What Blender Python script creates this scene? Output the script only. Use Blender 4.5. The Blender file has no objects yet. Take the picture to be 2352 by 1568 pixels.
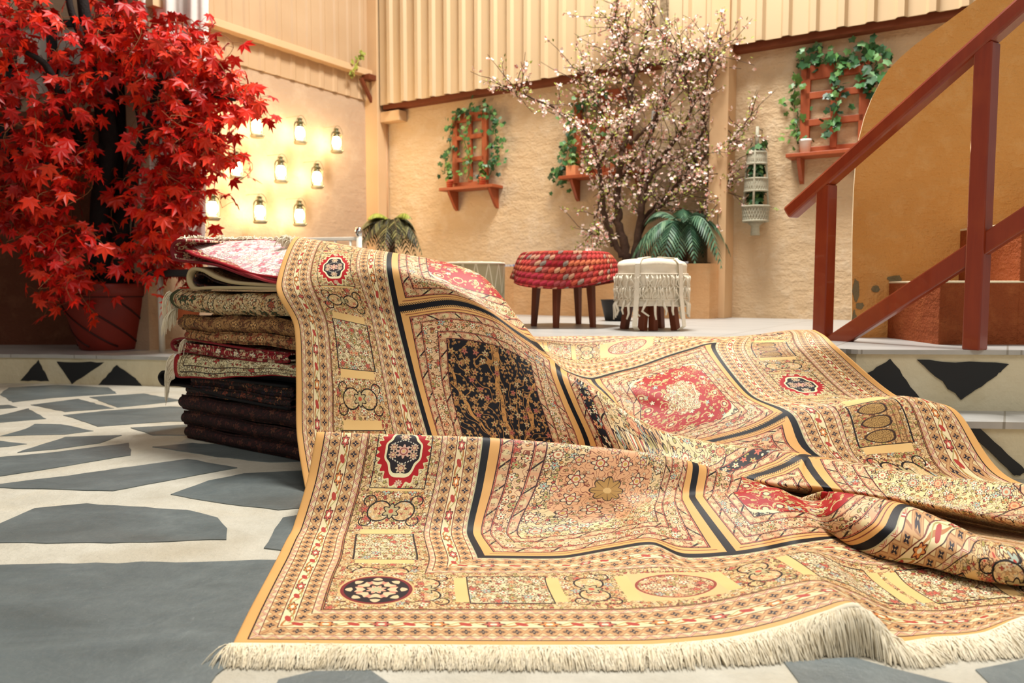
import bpy, bmesh, math, random
import numpy as np
from mathutils import Vector, Matrix, noise as mnoise

scene = bpy.context.scene
COL = scene.collection
PI = math.pi
R = math.radians

# ------------------------------------------------------------ camera
PITCH = R(4.1)
CAM_Z = 0.70
FPX = 1800.0
cam_data = bpy.data.cameras.new('camera')
cam = bpy.data.objects.new('camera', cam_data)
COL.objects.link(cam)
cam.location = (0, 0, CAM_Z)
cam.rotation_euler = (R(90) - PITCH, 0, 0)
cam_data.sensor_width = 36.0
cam_data.lens = FPX / 2352 * 36.0
cam_data.clip_start = 0.05
cam_data.dof.use_dof = True
cam_data.dof.focus_distance = 2.5
cam_data.dof.aperture_fstop = 3.6
scene.camera = cam

# ------------------------------------------------------------ light and exposure
scene.view_settings.view_transform = 'Standard'
scene.view_settings.look = 'None'
scene.view_settings.gamma = 1.0
scene.view_settings.use_curve_mapping = False
scene.view_settings.exposure = 0.0

scene.cycles.max_bounces = 5; scene.cycles.diffuse_bounces = 4; scene.cycles.glossy_bounces = 2; scene.cycles.transmission_bounces = 2

world = bpy.data.worlds.new('world')
scene.world = world
world.use_nodes = True
bg = world.node_tree.nodes['Background']
bg.inputs[0].default_value = (1.0, 0.95, 0.88, 1)
bg.inputs[1].default_value = 0.34

def area_light(name, loc, target, sx, sy, power, color):
    d = bpy.data.lights.new(name, 'AREA')
    d.shape = 'RECTANGLE'; d.size = sx; d.size_y = sy
    d.energy = power; d.color = color
    o = bpy.data.objects.new(name, d); COL.objects.link(o)
    o.location = loc
    o.rotation_euler = (Vector(target) - Vector(loc)).to_track_quat('-Z', 'Y').to_euler()
    return o
area_light('skylight', (0.75, 4.75, 6.1), (0.45, 3.6, 0), 1.7, 1.5, 620, (1.0, 0.97, 0.92))
area_light('front_fill', (1.2, -1.5, 6.0), (0.6, 3.0, 0.3), 3.0, 2.5, 125, (1.0, 0.96, 0.90))  # added fill from behind the camera, no such source in the room

# ------------------------------------------------------------ helpers: points
CP, SP = math.cos(PITCH), math.sin(PITCH)
def ray(px, py):
    dx = (px - 1176) / FPX; dy = -(py - 784) / FPX
    return Vector((dx, CP + dy * SP, -SP + dy * CP))
CAMP = Vector((0, 0, CAM_Z))
def at(px, py, Y):                       # the point of the place seen at depth Y
    d = ray(px, py); return CAMP + d * (Y / d.y)
def onz(px, py, z):                      # the point on the level z
    d = ray(px, py); return CAMP + d * ((z - CAM_Z) / d.z)
def hit(px, py, p, n):
    d = ray(px, py); return CAMP + d * ((Vector(p) - CAMP).dot(n) / d.dot(n))

# ------------------------------------------------------------ helpers: meshes
class MB:
    def __init__(s): s.v = []; s.f = []; s.m = []; s.p = []
    def add(s, vs, fs, mi=0, ps=None):
        o = len(s.v); s.v += [tuple(q) for q in vs]
        s.f += [tuple(i + o for i in f) for f in fs]; s.m += [mi] * len(fs)
        s.p += [tuple(q) for q in ps] if ps is not None else [(q[0], q[1], q[2]) for q in vs]
    def box(s, c, size, M=None, mi=0):   # M: 3x3 axes
        hx, hy, hz = size[0] / 2, size[1] / 2, size[2] / 2
        c = Vector(c); vs = []
        for z in (-hz, hz):
            for x, y in ((-hx, -hy), (hx, -hy), (hx, hy), (-hx, hy)):
                q = Vector((x, y, z)); vs.append(c + (M @ q if M else q))
        s.add(vs, [(3, 2, 1, 0), (4, 5, 6, 7), (0, 1, 5, 4), (1, 2, 6, 5), (2, 3, 7, 6), (3, 0, 4, 7)], mi)
    def tube(s, pts, rad, n=8, mi=0, cap=True, flat=None):
        pts = [Vector(q) for q in pts]
        if not hasattr(rad, '__len__'): rad = [rad] * len(pts)
        vs = []; fs = []; up = None
        for i, q in enumerate(pts):
            t = (pts[min(i + 1, len(pts) - 1)] - pts[max(i - 1, 0)])
            if t.length < 1e-9: t = Vector((0, 0, 1))
            t.normalize()
            if up is None:
                up = Vector((0, 0, 1)) if abs(t.z) < .9 else Vector((0, 1, 0))
            a = t.cross(up)
            if a.length < 1e-6: a = t.cross(Vector((1, 0, 0)))
            a.normalize(); b = t.cross(a).normalized(); up = -b
            up = b.cross(t) * 0 + (-b if False else up)
            up = a.cross(t).normalized()
            for k in range(n):
                an = 2 * PI * k / n
                vs.append(q + (a * math.cos(an) + up * math.sin(an)) * rad[i])
        for i in range(len(pts) - 1):
            for k in range(n):
                fs.append((i * n + k, i * n + (k + 1) % n, (i + 1) * n + (k + 1) % n, (i + 1) * n + k))
        if cap:
            fs.append(tuple(range(n))[::-1]); fs.append(tuple((len(pts) - 1) * n + k for k in range(n)))
        s.add(vs, fs, mi)
    def bar(s, a, b, w, h, up=(0, 0, 1), mi=0):   # a square bar from a to b
        a = Vector(a); b = Vector(b); t = (b - a); L = t.length; t.normalize()
        x = t.cross(Vector(up)); x.normalize(); z = x.cross(t)
        M = Matrix((x, t, z)).transposed()
        s.box((a + b) / 2, (w, L, h), M, mi)
    def lathe(s, prof, n=24, c=(0, 0, 0), mi=0, fn=None, ps=False):
        vs = []; fs = []; pp = []; c = Vector(c)
        arc = 0
        for i, (r, z) in enumerate(prof):
            if i: arc += math.hypot(r - prof[i - 1][0], z - prof[i - 1][1])
            for k in range(n):
                an = 2 * PI * k / n
                rr, zz = fn(r, z, an) if fn else (r, z)
                vs.append(c + Vector((rr * math.cos(an), rr * math.sin(an), zz)))
                pp.append((k / n, arc, 0))
        for i in range(len(prof) - 1):
            for k in range(n):
                fs.append((i * n + k, i * n + (k + 1) % n, (i + 1) * n + (k + 1) % n, (i + 1) * n + k))
        if prof[0][0] > 1e-6: fs.append(tuple(range(n))[::-1])
        if prof[-1][0] > 1e-6: fs.append(tuple((len(prof) - 1) * n + k for k in range(n)))
        s.add(vs, fs, mi, pp if ps else None)
    def prism(s, poly, z0, z1, mi=0, side=None):  # poly: ccw (x, y)
        n = len(poly)
        s.add([(x, y, z0) for x, y in poly] + [(x, y, z1) for x, y in poly], [tuple(range(n))[::-1]], mi)
        o = len(s.v) - 2 * n
        s.f.append(tuple(range(o + n, o + 2 * n))); s.m.append(mi)
        for k in range(n):
            j = (k + 1) % n
            s.f.append((o + k, o + j, o + n + j, o + n + k)); s.m.append(mi if side is None else side)
    def build(s, name, mat, parent=None, origin=None, smooth=False, bevel=0, pattern=False, subsurf=0, solid=0):
        me = bpy.data.meshes.new(name)
        org = Vector(origin) if origin is not None else (parent.matrix_world_loc if False else (WORLD[parent.name] if parent else Vector((0, 0, 0))))
        vs = [(q[0] - org.x, q[1] - org.y, q[2] - org.z) for q in s.v]
        me.from_pydata(vs, [], s.f)
        for m in (mat if isinstance(mat, (list, tuple)) else [mat]): me.materials.append(m)
        if any(s.m): me.polygons.foreach_set('material_index', s.m)
        if smooth: me.polygons.foreach_set('use_smooth', [True] * len(s.f))
        if pattern:
            at_ = me.attributes.new('pattern', 'FLOAT_VECTOR', 'POINT')
            at_.data.foreach_set('vector', [c for q in s.p for c in q])
        me.validate(); me.update()
        o = bpy.data.objects.new(name, me); COL.objects.link(o)
        if parent is not None: o.parent = parent
        else: o.location = org
        WORLD[o.name] = org if parent is None else WORLD[parent.name]
        if bevel:
            b = o.modifiers.new('bevel', 'BEVEL'); b.width = bevel; b.segments = 2; b.limit_method = 'ANGLE'; b.angle_limit = R(40)
        if solid:
            b = o.modifiers.new('solid', 'SOLIDIFY'); b.thickness = solid; b.offset = -1
        if subsurf:
            b = o.modifiers.new('sub', 'SUBSURF'); b.levels = b.render_levels = subsurf
        return o
WORLD = {}
def thing(name, label, cat, loc, group=None):
    o = bpy.data.objects.new(name, None); COL.objects.link(o)
    o.empty_display_size = 0.1
    o.location = loc; WORLD[o.name] = Vector(loc)
    return tag(o, label, cat, group)
def tag(o, label, cat, group=None):
    o['label'] = label; o['category'] = cat
    if group: o['group'] = group
    return o
def struct(o):
    o['kind'] = 'structure'; return o
def dup(root, delta, label=None, group=None):
    r = root.copy(); COL.objects.link(r); r.location = root.location + Vector(delta)
    WORLD[r.name] = Vector(r.location)
    if label: r['label'] = label
    if group: r['group'] = group
    for ch in list(root.children):
        c = ch.copy(); COL.objects.link(c); c.parent = r
        for g in list(ch.children):
            d = g.copy(); COL.objects.link(d); d.parent = c
    return r

# ------------------------------------------------------------ helpers: node materials written as expressions
CUR = None
class S:
    def __init__(s, sock): s.k = sock
    def __add__(a, b): return _m('ADD', a, b)
    def __radd__(a, b): return _m('ADD', b, a)
    def __sub__(a, b): return _m('SUBTRACT', a, b)
    def __rsub__(a, b): return _m('SUBTRACT', b, a)
    def __mul__(a, b): return _m('MULTIPLY', a, b)
    def __rmul__(a, b): return _m('MULTIPLY', b, a)
    def __truediv__(a, b): return _m('DIVIDE', a, b)
    def __rtruediv__(a, b): return _m('DIVIDE', b, a)
    def __lt__(a, b): return _m('LESS_THAN', a, b)
    def __gt__(a, b): return _m('GREATER_THAN', a, b)
    def __neg__(a): return _m('MULTIPLY', a, -1.0)
def _m(op, *a):
    n = CUR.nodes.new('ShaderNodeMath'); n.operation = op
    for i, x in enumerate(a):
        if isinstance(x, S): CUR.links.new(x.k, n.inputs[i])
        else: n.inputs[i].default_value = float(x)
    return S(n.outputs[0])
def mn(a, b): return _m('MINIMUM', a, b)
def mx(a, b): return _m('MAXIMUM', a, b)
def ab(a): return _m('ABSOLUTE', a)
def fl(a): return _m('FLOOR', a)
def fr(a): return _m('FRACT', a)
def sn(a): return _m('SINE', a)
def co(a): return _m('COSINE', a)
def sq(a): return _m('SQRT', a)
def pw(a, b): return _m('POWER', a, b)
def at2(a, b): return _m('ARCTAN2', a, b)
def hyp(a, b): return sq(a * a + b * b)
def eq(a, v): return _m('COMPARE', a, v, 0.3)
def tri(a): return ab(fr(a) - 0.5) * 2.0          # 0..1 triangle wave
def between(x, a, b): return (x > a) * (x < b)
def near(x, c, w): return ab(x - c) < w
def inv(m): return 1.0 - m
def comb(x, y, z=0.0):
    n = CUR.nodes.new('ShaderNodeCombineXYZ')
    for i, q in enumerate((x, y, z)):
        if isinstance(q, S): CUR.links.new(q.k, n.inputs[i])
        else: n.inputs[i].default_value = q
    return S(n.outputs[0])
def sep(v):
    n = CUR.nodes.new('ShaderNodeSeparateXYZ'); CUR.links.new(v.k, n.inputs[0])
    return S(n.outputs[0]), S(n.outputs[1]), S(n.outputs[2])
def attr(name):
    n = CUR.nodes.new('ShaderNodeAttribute'); n.attribute_name = name
    return S(n.outputs['Vector'])
def objco():
    n = CUR.nodes.new('ShaderNodeTexCoord'); return S(n.outputs['Object'])
def geopos():
    n = CUR.nodes.new('ShaderNodeNewGeometry'); return S(n.outputs['Position'])
def noise(v, scale, detail=2.0, rough=0.5, dim='3D', dist=0.0):
    n = CUR.nodes.new('ShaderNodeTexNoise'); n.noise_dimensions = dim
    CUR.links.new(v.k, n.inputs['Vector'])
    n.inputs['Scale'].default_value = scale; n.inputs['Detail'].default_value = detail
    n.inputs['Roughness'].default_value = rough; n.inputs['Distortion'].default_value = dist
    return S(n.outputs[0])
def voro(v, scale, rnd=1.0, dim='2D', feature='F1'):
    n = CUR.nodes.new('ShaderNodeTexVoronoi'); n.voronoi_dimensions = dim; n.feature = feature
    CUR.links.new(v.k, n.inputs['Vector'])
    n.inputs['Scale'].default_value = scale; n.inputs['Randomness'].default_value = rnd
    return n
def wave(v, scale, dist=2.0, detail=2.0, axis='X'):
    n = CUR.nodes.new('ShaderNodeTexWave'); n.bands_direction = axis
    CUR.links.new(v.k, n.inputs['Vector'])
    n.inputs['Scale'].default_value = scale; n.inputs['Distortion'].default_value = dist; n.inputs['Detail'].default_value = detail
    return S(n.outputs['Fac'])
def H(h):
    h = h.lstrip('#'); o = []
    for i in (0, 2, 4):
        c = int(h[i:i + 2], 16) / 255
        o.append(c / 12.92 if c <= .04045 else ((c + .055) / 1.055) ** 2.4)
    return tuple(o)
def _col(x, sock):
    if isinstance(x, S): CUR.links.new(x.k, sock)
    else:
        if isinstance(x, str): x = H(x)
        sock.default_value = (x[0], x[1], x[2], 1)
def cmix(f, a, b):
    n = CUR.nodes.new('ShaderNodeMix'); n.data_type = 'RGBA'
    if isinstance(f, S): CUR.links.new(f.k, n.inputs[0])
    else: n.inputs[0].default_value = f
    _col(a, n.inputs[6]); _col(b, n.inputs[7])
    return S(n.outputs[2])
def ramp(f, stops, const=False):
    n = CUR.nodes.new('ShaderNodeValToRGB'); CUR.links.new(f.k, n.inputs[0])
    cr = n.color_ramp
    cr.interpolation = 'CONSTANT' if const else 'LINEAR'
    while len(cr.elements) < len(stops): cr.elements.new(0.5)
    for e, (p, c) in zip(cr.elements, stops):
        e.position = p; c = H(c) if isinstance(c, str) else c; e.color = (*c, 1)
    return S(n.outputs[0])
def material(name, fn=None, color='#808080', rough=0.7, metal=0.0, spec=0.4, sheen=0.0, trans=0.0, emit=None, emit_s=0.0, coat=0.0, alpha=1.0):
    """fn() is called with the node tree current and returns color, or (color, height, strength, distance)"""
    global CUR
    m = bpy.data.materials.new(name); m.use_nodes = True
    nt = m.node_tree; CUR = nt
    b = nt.nodes['Principled BSDF']
    b.inputs['Roughness'].default_value = rough; b.inputs['Metallic'].default_value = metal
    b.inputs['Specular IOR Level'].default_value = spec
    b.inputs['Sheen Weight'].default_value = sheen; b.inputs['Transmission Weight'].default_value = trans
    b.inputs['Coat Weight'].default_value = coat
    b.inputs['Alpha'].default_value = alpha
    r = fn() if fn else None
    if r is None:
        v = noise(objco(), 30, 3)
        c = H(color)
        r = cmix(v, tuple(q * .86 for q in c), tuple(min(1, q * 1.1) for q in c))
    if isinstance(r, tuple) and len(r) == 4 and isinstance(r[0], S):
        bp = nt.nodes.new('ShaderNodeBump'); bp.inputs['Strength'].default_value = r[2]; bp.inputs['Distance'].default_value = r[3]
        nt.links.new(r[1].k, bp.inputs['Height']); nt.links.new(bp.outputs[0], b.inputs['Normal'])
        r = r[0]
    _col(r, b.inputs['Base Color'])
    if emit:
        _col(emit, b.inputs['Emission Color']); b.inputs['Emission Strength'].default_value = emit_s
    return m
# ------------------------------------------------------------ materials of the place
def stucco(c1, c2, c3, sc=1.0, bump=.5):
    def f():
        p = geopos()
        n1 = noise(p, 1.3 * sc, 4, .6); n2 = noise(p, 7 * sc, 5, .65); n3 = noise(p, 38 * sc, 4, .6)
        c = cmix(n1, c1, c2); c = cmix(_m('SMOOTHSTEP', n2, .5, .75) if False else mx(n2 - .5, 0.0) * 2.2, c, c3)
        px, py, pz = sep(p)
        st = noise(comb(px * 6.0, py * 6.0, pz * 22.0), 1.0, 4, .6)
        h = n2 * .8 + n3 * .35 + st * .5
        return (c, h, bump, .03)
    return f
M_wall_back = material('stucco_back', stucco('#d0b896', '#c4a67e', '#dac9ae', 1.0, .7), rough=.85, spec=.2)
M_wall_lantern = material('stucco_lantern', stucco('#b99f84', '#b09377', '#c6ae92', .8, .45), rough=.85, spec=.2)
M_wall_stair = material('stucco_stair', stucco('#e4a660', '#d8954a', '#eab676', 1.4, .95), rough=.8, spec=.2)
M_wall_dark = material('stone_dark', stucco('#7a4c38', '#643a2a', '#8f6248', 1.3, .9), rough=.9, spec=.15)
M_steps = material('painted_steps', stucco('#a4562a', '#8f4320', '#b86a3a', 2.0, .9), rough=.75, spec=.25)
def _riser():
    p = geopos(); n = noise(p, 4, 5, .65); n2 = noise(p, 25, 4)
    c = cmix(n, '#cfc2a0', '#e2d9bd'); c = cmix(mx(noise(p, 2.2, 3) - .5, 0.0) * 2.5, c, '#a88f55')
    return (c, n + n2 * .5, .6, .02)
M_riser = material('cement_riser', _riser, rough=.85, spec=.2)
M_inlay = material('black_inlay', None, '#1d1f22', rough=.5)
def _slate():
    p = geopos(); x, y, z = sep(p)
    n = noise(comb(x, y * 1.7, z), 3.4, 8, .66, dist=.6); n2 = noise(p, 22, 8, .7); n3 = noise(comb(x * .6 + y * .5, y, z), 1.3, 3, .5, dist=.8)
    c = cmix(n, '#39413f', '#848d8c'); c = cmix(mx(n2 - .45, 0.0) * 2.2, c, '#5a6466'); c = cmix(mx(n3 - .5, 0.0) * 2.6, c, '#59544a')
    c = cmix((noise(p, 46, 5, .8) > .68) * .5, c, '#a3a8a4')
    return (c, n2 + n, .5, .007)
M_slate = material('slate_slab', _slate, rough=.40, spec=.5)
def _mortar():
    p = geopos(); n = noise(p, 6, 8, .7); n2 = noise(p, 45, 5, .65); w = noise(p, 2.6, 5, .6, dist=1.2)
    c = cmix(n, '#a29a86', '#dcd8c9'); c = cmix(mx(noise(p, 1.8, 4) - .5, 0.0) * 2.6, c, '#a5977c')
    c = cmix(mx(w - .52, 0.0) * 2.4, c, '#c3b89e')
    return (c, n + n2 * .4 , .8, .012)
M_mortar = material('lime_mortar', _mortar, rough=.7, spec=.3)
def _marble():
    p = geopos(); x, y, z = sep(p)
    u = x * .845 - y * .535; v = x * .535 + y * .845
    n = noise(comb(u * .7, v * 6.0, z * 5.0), 1.6, 5, .6, dist=.6)
    tile = mx(mn(fr(u / .6), fr(v / .3)) < .012, (fr(u / .6) < .008))
    c = cmix(n, '#94948f', '#c9c6c0'); c = cmix(mx(noise(p, 1.2, 3) - .5, 0.0) * 1.4, c, '#8a8882')
    return cmix(tile, c, '#8f8a80')
M_marble = material('pale_marble', _marble, rough=.38, spec=.5)
M_clad = material('cladding_paint', lambda: (lambda p: cmix(noise(p, 2.0, 4), '#cbb28e', '#c4a982'))(geopos()), rough=.55, spec=.35)
M_clad_left = material('cladding_paint_ochre', lambda: (lambda p: cmix(noise(p, 2.5, 5), '#c3a582', '#b3926c'))(geopos()), rough=.6, spec=.3)
M_cladshadow = material('cladding_shadow', None, '#7a3f22', rough=.8)  # shadow tone for the strip below the cladding
M_post = material('post_paint', lambda: (lambda p: cmix(noise(p, 3.0, 4), '#d6b48a', '#caa478'))(geopos()), rough=.6)
def woodf(c1, c2, c3, sx=3.0, sl=40.0, ax='z'):
    def f():
        x, y, z = sep(objco())
        v = comb(x * sl, y * sl, z * sx) if ax == 'z' else comb(x * sx, y * sl, z * sl)
        n = noise(v, 1.0, 4, .6, dist=.6); k = noise(objco(), 5, 3)
        c = cmix(n, c1, c2); c = cmix(mx(k - .5, 0.0) * 1.6, c, c3)
        return (c, n, .15, .003)
    return f
M_railwood = material('rail_wood', woodf('#76260e', '#943714', '#a84e1f'), rough=.32, spec=.5, coat=.25)
M_trelliswood = material('trellis_wood', woodf('#8e3f1e', '#a9552c', '#b96338'), rough=.5)
M_darkwood = material('leg_wood', woodf('#5a2a16', '#7a3d22', '#6b2f18'), rough=.45)
M_bark = material('bark', lambda: (lambda p: (cmix(noise(p, 30, 4), '#3a2519', '#5d4433'), noise(p, 60, 4), .6, .01))(objco()), rough=.9)
M_barkdark = material('dark_bark', lambda: (lambda p: (cmix(noise(p, 30, 4), '#17100e', '#2a1d19'), noise(p, 60, 4), .6, .01))(objco()), rough=.85)
M_twig = material('twig', None, '#8d5a35', rough=.8)
def leafm(name, stops, rough=.5, trans=.0):
    def f():
        n = CUR.nodes.new('ShaderNodeNewGeometry')
        return ramp(S(n.outputs['Random Per Island']), stops)
    m = material(name, f, rough=rough, spec=.35)
    return m
M_maple = leafm('maple_leaf', [(0, '#9c0c08'), (.3, '#c0140a'), (.6, '#d8210d'), (.85, '#e63c16'), (1, '#c92a1a')], .42)
M_blossom = leafm('blossom_petal', [(0, '#f6dccf'), (.35, '#faeee2'), (.7, '#f0cbbe'), (.9, '#e6a598'), (1, '#d55a4a')], .6)
M_greenleaf = leafm('young_leaf', [(0, '#8a8f35'), (.5, '#a8ab4a'), (1, '#6d7a2c')], .5)
M_ivy = leafm('ivy_leaf', [(0, '#1f3d22'), (.4, '#2f5a30'), (.7, '#44723c'), (.9, '#6f9a55'), (1, '#7fa08a')], .4)
M_ivylight = leafm('light_ivy_leaf', [(0, '#466b2c'), (.5, '#6b8b3d'), (1, '#2f5a30')], .45)
M_palm = leafm('palm_leaf', [(0, '#23422f'), (.5, '#3d6248'), (1, '#6d8b6a')], .5)
M_palm2 = leafm('dry_palm_leaf', [(0, '#2c2718'), (.35, '#3c3a22'), (.6, '#5b5a34'), (.85, '#8a8450'), (1, '#3b241a')], .6)
M_terracotta = material('terracotta', None, '#b0582f', rough=.7)
M_redpot = material('red_plastic_pot', lambda: cmix(noise(objco(), 6, 4), '#6f1c12', '#8c2a1a'), rough=.5)
M_soil = material('soil', None, '#241a12', rough=.95)
M_whitepot = material('white_pot', None, '#e9e6de', rough=.4)
def _stripepot():
    x, y, z = sep(objco())
    return cmix(fr(z * 55.0) < .4, '#b9432a', '#d98a62')
M_stripepot = material('striped_pot', _stripepot, rough=.6)
M_boxpot = material('salmon_pot', None, '#d98d5f', rough=.7)
M_whitemetal = material('white_enamel', None, '#e6dfcf', rough=.35)
M_chrome = material('chrome', None, '#cfcfcf', rough=.08, metal=1)
M_blackpad = material('black_vinyl', None, '#15110f', rough=.6)
M_frameblack = material('black_frame', None, '#0f0d0d', rough=.5)
M_curtain = material('white_voile', None, '#e7e0d6', rough=.9)
M_lanternmetal = material('lantern_metal', None, '#6d6a4e', rough=.45, metal=.6)
M_lanternbase = material('lantern_base_metal', None, '#a9a184', rough=.5, metal=.4)
M_flame = material('lantern_bulb', None, '#fff0d0', emit='#ffe3b0', emit_s=85.0)
M_macrame = material('macrame_cord', lambda: (lambda p: (cmix(noise(p, 60, 3), '#9d9984', '#b9b5a0'), noise(p, 140, 2), .6, .004))(objco()), rough=.9)
M_pipe = material('conduit_pipe', None, '#c39a72', rough=.5)
M_bluetile = material('blue_white_tile', lambda: (lambda p: cmix(noise(p, 40, 2) > .52, '#d8dbe4', '#7f93c4'))(geopos()), rough=.4)
M_glasspane = material('window_pane', None, '#cfc6ba', rough=.3)
M_bluedrum = material('blue_paint', None, '#16223c', rough=.5)
M_wall_planter = material('stucco_planter', stucco('#d6ae80', '#cc9a68', '#dcb88e', 1.0, .4), rough=.85, spec=.2)
M_groove = material('pot_groove', None, '#3c0f0a', rough=.6)
# ------------------------------------------------------------ the room
ZP, ZS = 0.45, 0.21                       # upper platform and lower step
CO = Vector((-1.37, 8.05, 0))             # corner of the two plaster walls
D1 = Vector((.845, -.535, 0)); N1 = Vector((-.535, -.845, 0))     # back wall: along (to the right), towards the room
D2 = Vector((-.535, -.845, 0)); N2 = Vector((.845, -.535, 0))     # lantern wall: along (towards the camera), towards the room
Z3 = Vector((0, 0, 1))
AX1 = Matrix((D1, N1, Z3)).transposed(); AX2 = Matrix((D2, N2, Z3)).transposed()
def bw(px, py, off=0.0):                  # seen point of the back wall, `off` in front of it
    return hit(px, py, CO + N1 * off, N1)
def lw(px, py, off=0.0):
    return hit(px, py, CO + N2 * off, N2)
def u1(p): return (Vector(p) - CO).dot(D1)
def W1(u, z, off=0.0): p = CO + D1 * u + N1 * off; return Vector((p.x, p.y, z))
def W2(u, z, off=0.0): p = CO + D2 * u + N2 * off; return Vector((p.x, p.y, z))

def ripple(a, b, n, amp, rnd):            # a slightly uneven line between two points
    return [(a[0] + (b[0] - a[0]) * k / n + rnd.uniform(-amp, amp) * (0 < k < n), a[1] + (b[1] - a[1]) * k / n + rnd.uniform(-amp, amp) * (0 < k < n)) for k in range(n)]
rnd = random.Random(11)
# floor: mortar bed with irregular slate slabs
fbm = MB()
fbm.prism([(-7, -1.5), (5, -1.5), (5, 9.5), (-7, 9.5)], -.12, 0)
SLABS = [  # outlines as seen in the photograph
 [(-60, 1300), (640, 1288), (668, 1290), (610, 1430), (470, 1590), (420, 1700), (-260, 1700)],
 [(80, 1168), (200, 1157), (430, 1172), (500, 1190), (522, 1215), (520, 1240), (300, 1246), (-40, 1248), (-30, 1215)],
 [(-60, 1120), (260, 1128), (410, 1100), (545, 1075), (430, 1055), (380, 1062), (120, 1098)],
 [(-60, 1104), (120, 1076), (300, 1046), (296, 1018), (120, 1040), (-60, 1056)],
 [(392, 1136), (480, 1104), (560, 1088), (720, 1080), (800, 1110), (780, 1160), (640, 1172), (520, 1158)],
 [(606, 1260), (650, 1190), (720, 1178), (760, 1220), (700, 1270)],
 [(350, 1027), (440, 1018), (700, 1034), (760, 1060), (620, 1062), (500, 1050)],
 [(40, 1040), (150, 1004), (280, 1000), (230, 1018), (130, 1032)],
 [(-60, 1030), (20, 1026), (62, 1020), (-10, 1012), (-60, 1014)],
 [(0, 1002), (60, 985), (80, 974), (140, 975), (215, 990), (150, 998)],
 [(-60, 966), (18, 950), (66, 938), (106, 962), (-20, 972)],
 [(145, 954), (240, 944), (392, 934), (560, 940), (560, 970), (390, 968), (225, 980)],
 [(70, 930), (180, 916), (262, 938), (150, 946)],
 [(0, 905), (20, 890), (130, 884), (250, 890), (268, 904), (120, 914), (30, 924)],
 [(205, 912), (330, 904), (420, 920), (330, 930), (270, 936)],
 [(300, 983), (430, 976), (560, 984), (470, 1000), (350, 1000)],
 [(-60, 934), (20, 930), (40, 936), (-60, 944)],
 [(640, 1562), (720, 1543), (850, 1540), (900, 1575), (860, 1640), (600, 1640)],
 [(1800, 1522), (1960, 1512), (2060, 1540), (2260, 1590), (1860, 1610)],
 [(2240, 1540), (2360, 1515), (2480, 1530), (2440, 1600), (2300, 1600)],
 [(1000, 1600), (1300, 1580), (1600, 1600), (1560, 1700), (1000, 1700)],
]
for poly in SLABS:
    w = [onz(px, py, 0) for px, py in poly]
    pts = []
    for i in range(len(w)):
        a, b = w[i], w[(i + 1) % len(w)]
        L = (b - a).length; n = max(2, int(L / .05))
        pts += ripple((a.x, a.y), (b.x, b.y), n, min(.006, L * .02), rnd)
    area = sum(pts[i][0] * pts[(i + 1) % len(pts)][1] - pts[(i + 1) % len(pts)][0] * pts[i][1] for i in range(len(pts)))
    if area < 0: pts = pts[::-1]
    fbm.prism(pts, -.01, .002 + rnd.random() * .0015, 1)
struct(fbm.build('floor', [M_mortar, M_slate]))

# lower step and upper platform (cement risers with black triangles, pale marble treads)
STEP = [(3.4, 2.70), (1.9, 2.79), (1.2, 2.86), (.55, 3.15), (-.05, 3.75), (-.75, 4.55), (-1.3, 4.95), (-1.95, 5.28), (-2.55, 5.43), (-3.3, 5.56), (-6.0, 5.75)]
PLAT = [(3.4, 2.98), (2.0, 3.03), (1.35, 3.06), (.98, 3.40), (.75, 3.44), (.5, 3.465), (.1, 3.52), (-.2, 4.1), (-.75, 4.85), (-1.25, 5.2), (-1.55, 5.6), (-1.9, 6.1), (-2.2, 6.55)]
def slab(name, edge, back, z0, z1, tread, inlays):
    m = MB()
    poly = back + edge[::-1]
    m.prism(poly, z0, z1 - tread, 0)
    m.prism(back + [(x, y - .015) for x, y in edge[::-1]], z1 - tread, z1, 1)
    for pts, a, b in inlays:                       # black triangles set in the riser
        a = Vector((a[0], a[1], 0)); b = Vector((b[0], b[1], 0)); d = (b - a).normalized(); n = Vector((d.y, -d.x, 0))
        if n.y > 0: n = -n
        w = [hit(px, py, a + n * .004, n) for px, py in pts]
        q = []
        for i in range(len(w)):
            e, f = w[i], w[(i + 1) % len(w)]
            for k in range(7):
                r = e.lerp(f, k / 7)
                if k: r += Vector((d.x * rnd.uniform(-.004, .004), d.y * rnd.uniform(-.004, .004), rnd.uniform(-.004, .004)))
                q.append(r)
        n0 = len(q)
        m.add(q + [p - n * .01 for p in q], [tuple(range(n0))] + [(k, (k + 1) % n0, n0 + (k + 1) % n0, n0 + k) for k in range(n0)], 2)
    return struct(m.build(name, [M_riser, M_marble, M_inlay]))
slab('floor_step', STEP, [(3.4, 9.4), (-6.0, 9.4)], 0, ZS, .025, [
    ([(88, 826), (46, 874), (112, 875)], (-3.3, 5.56), (-6.0, 5.75)),
    ([(130, 830), (238, 832), (165, 882)], (-2.55, 5.43), (-3.3, 5.56)),
    ([(222, 886), (268, 838), (310, 868), (330, 890)], (-2.55, 5.43), (-3.3, 5.56)),
    ([(2222, 990), (2232, 982), (2252, 984), (2360, 1086), (2330, 1092)], (1.9, 2.79), (3.4, 2.70)),
    ([(2150, 975), (2100, 1060), (2190, 1070)], (1.2, 2.86), (1.9, 2.79))])
slab('floor_platform', PLAT, [(3.4, 9.4), (-1.45, 9.4), (-1.45, 8.2), (-2.2, 6.75)], ZS - .02, ZP, .018, [
    ([(1975, 868), (2045, 824), (2112, 912), (1990, 915)], (1.35, 3.06), (2.0, 3.03)),
    ([(2108, 826), (2318, 836), (2290, 862), (2208, 918)], (2.0, 3.03), (3.4, 2.98))])

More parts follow.
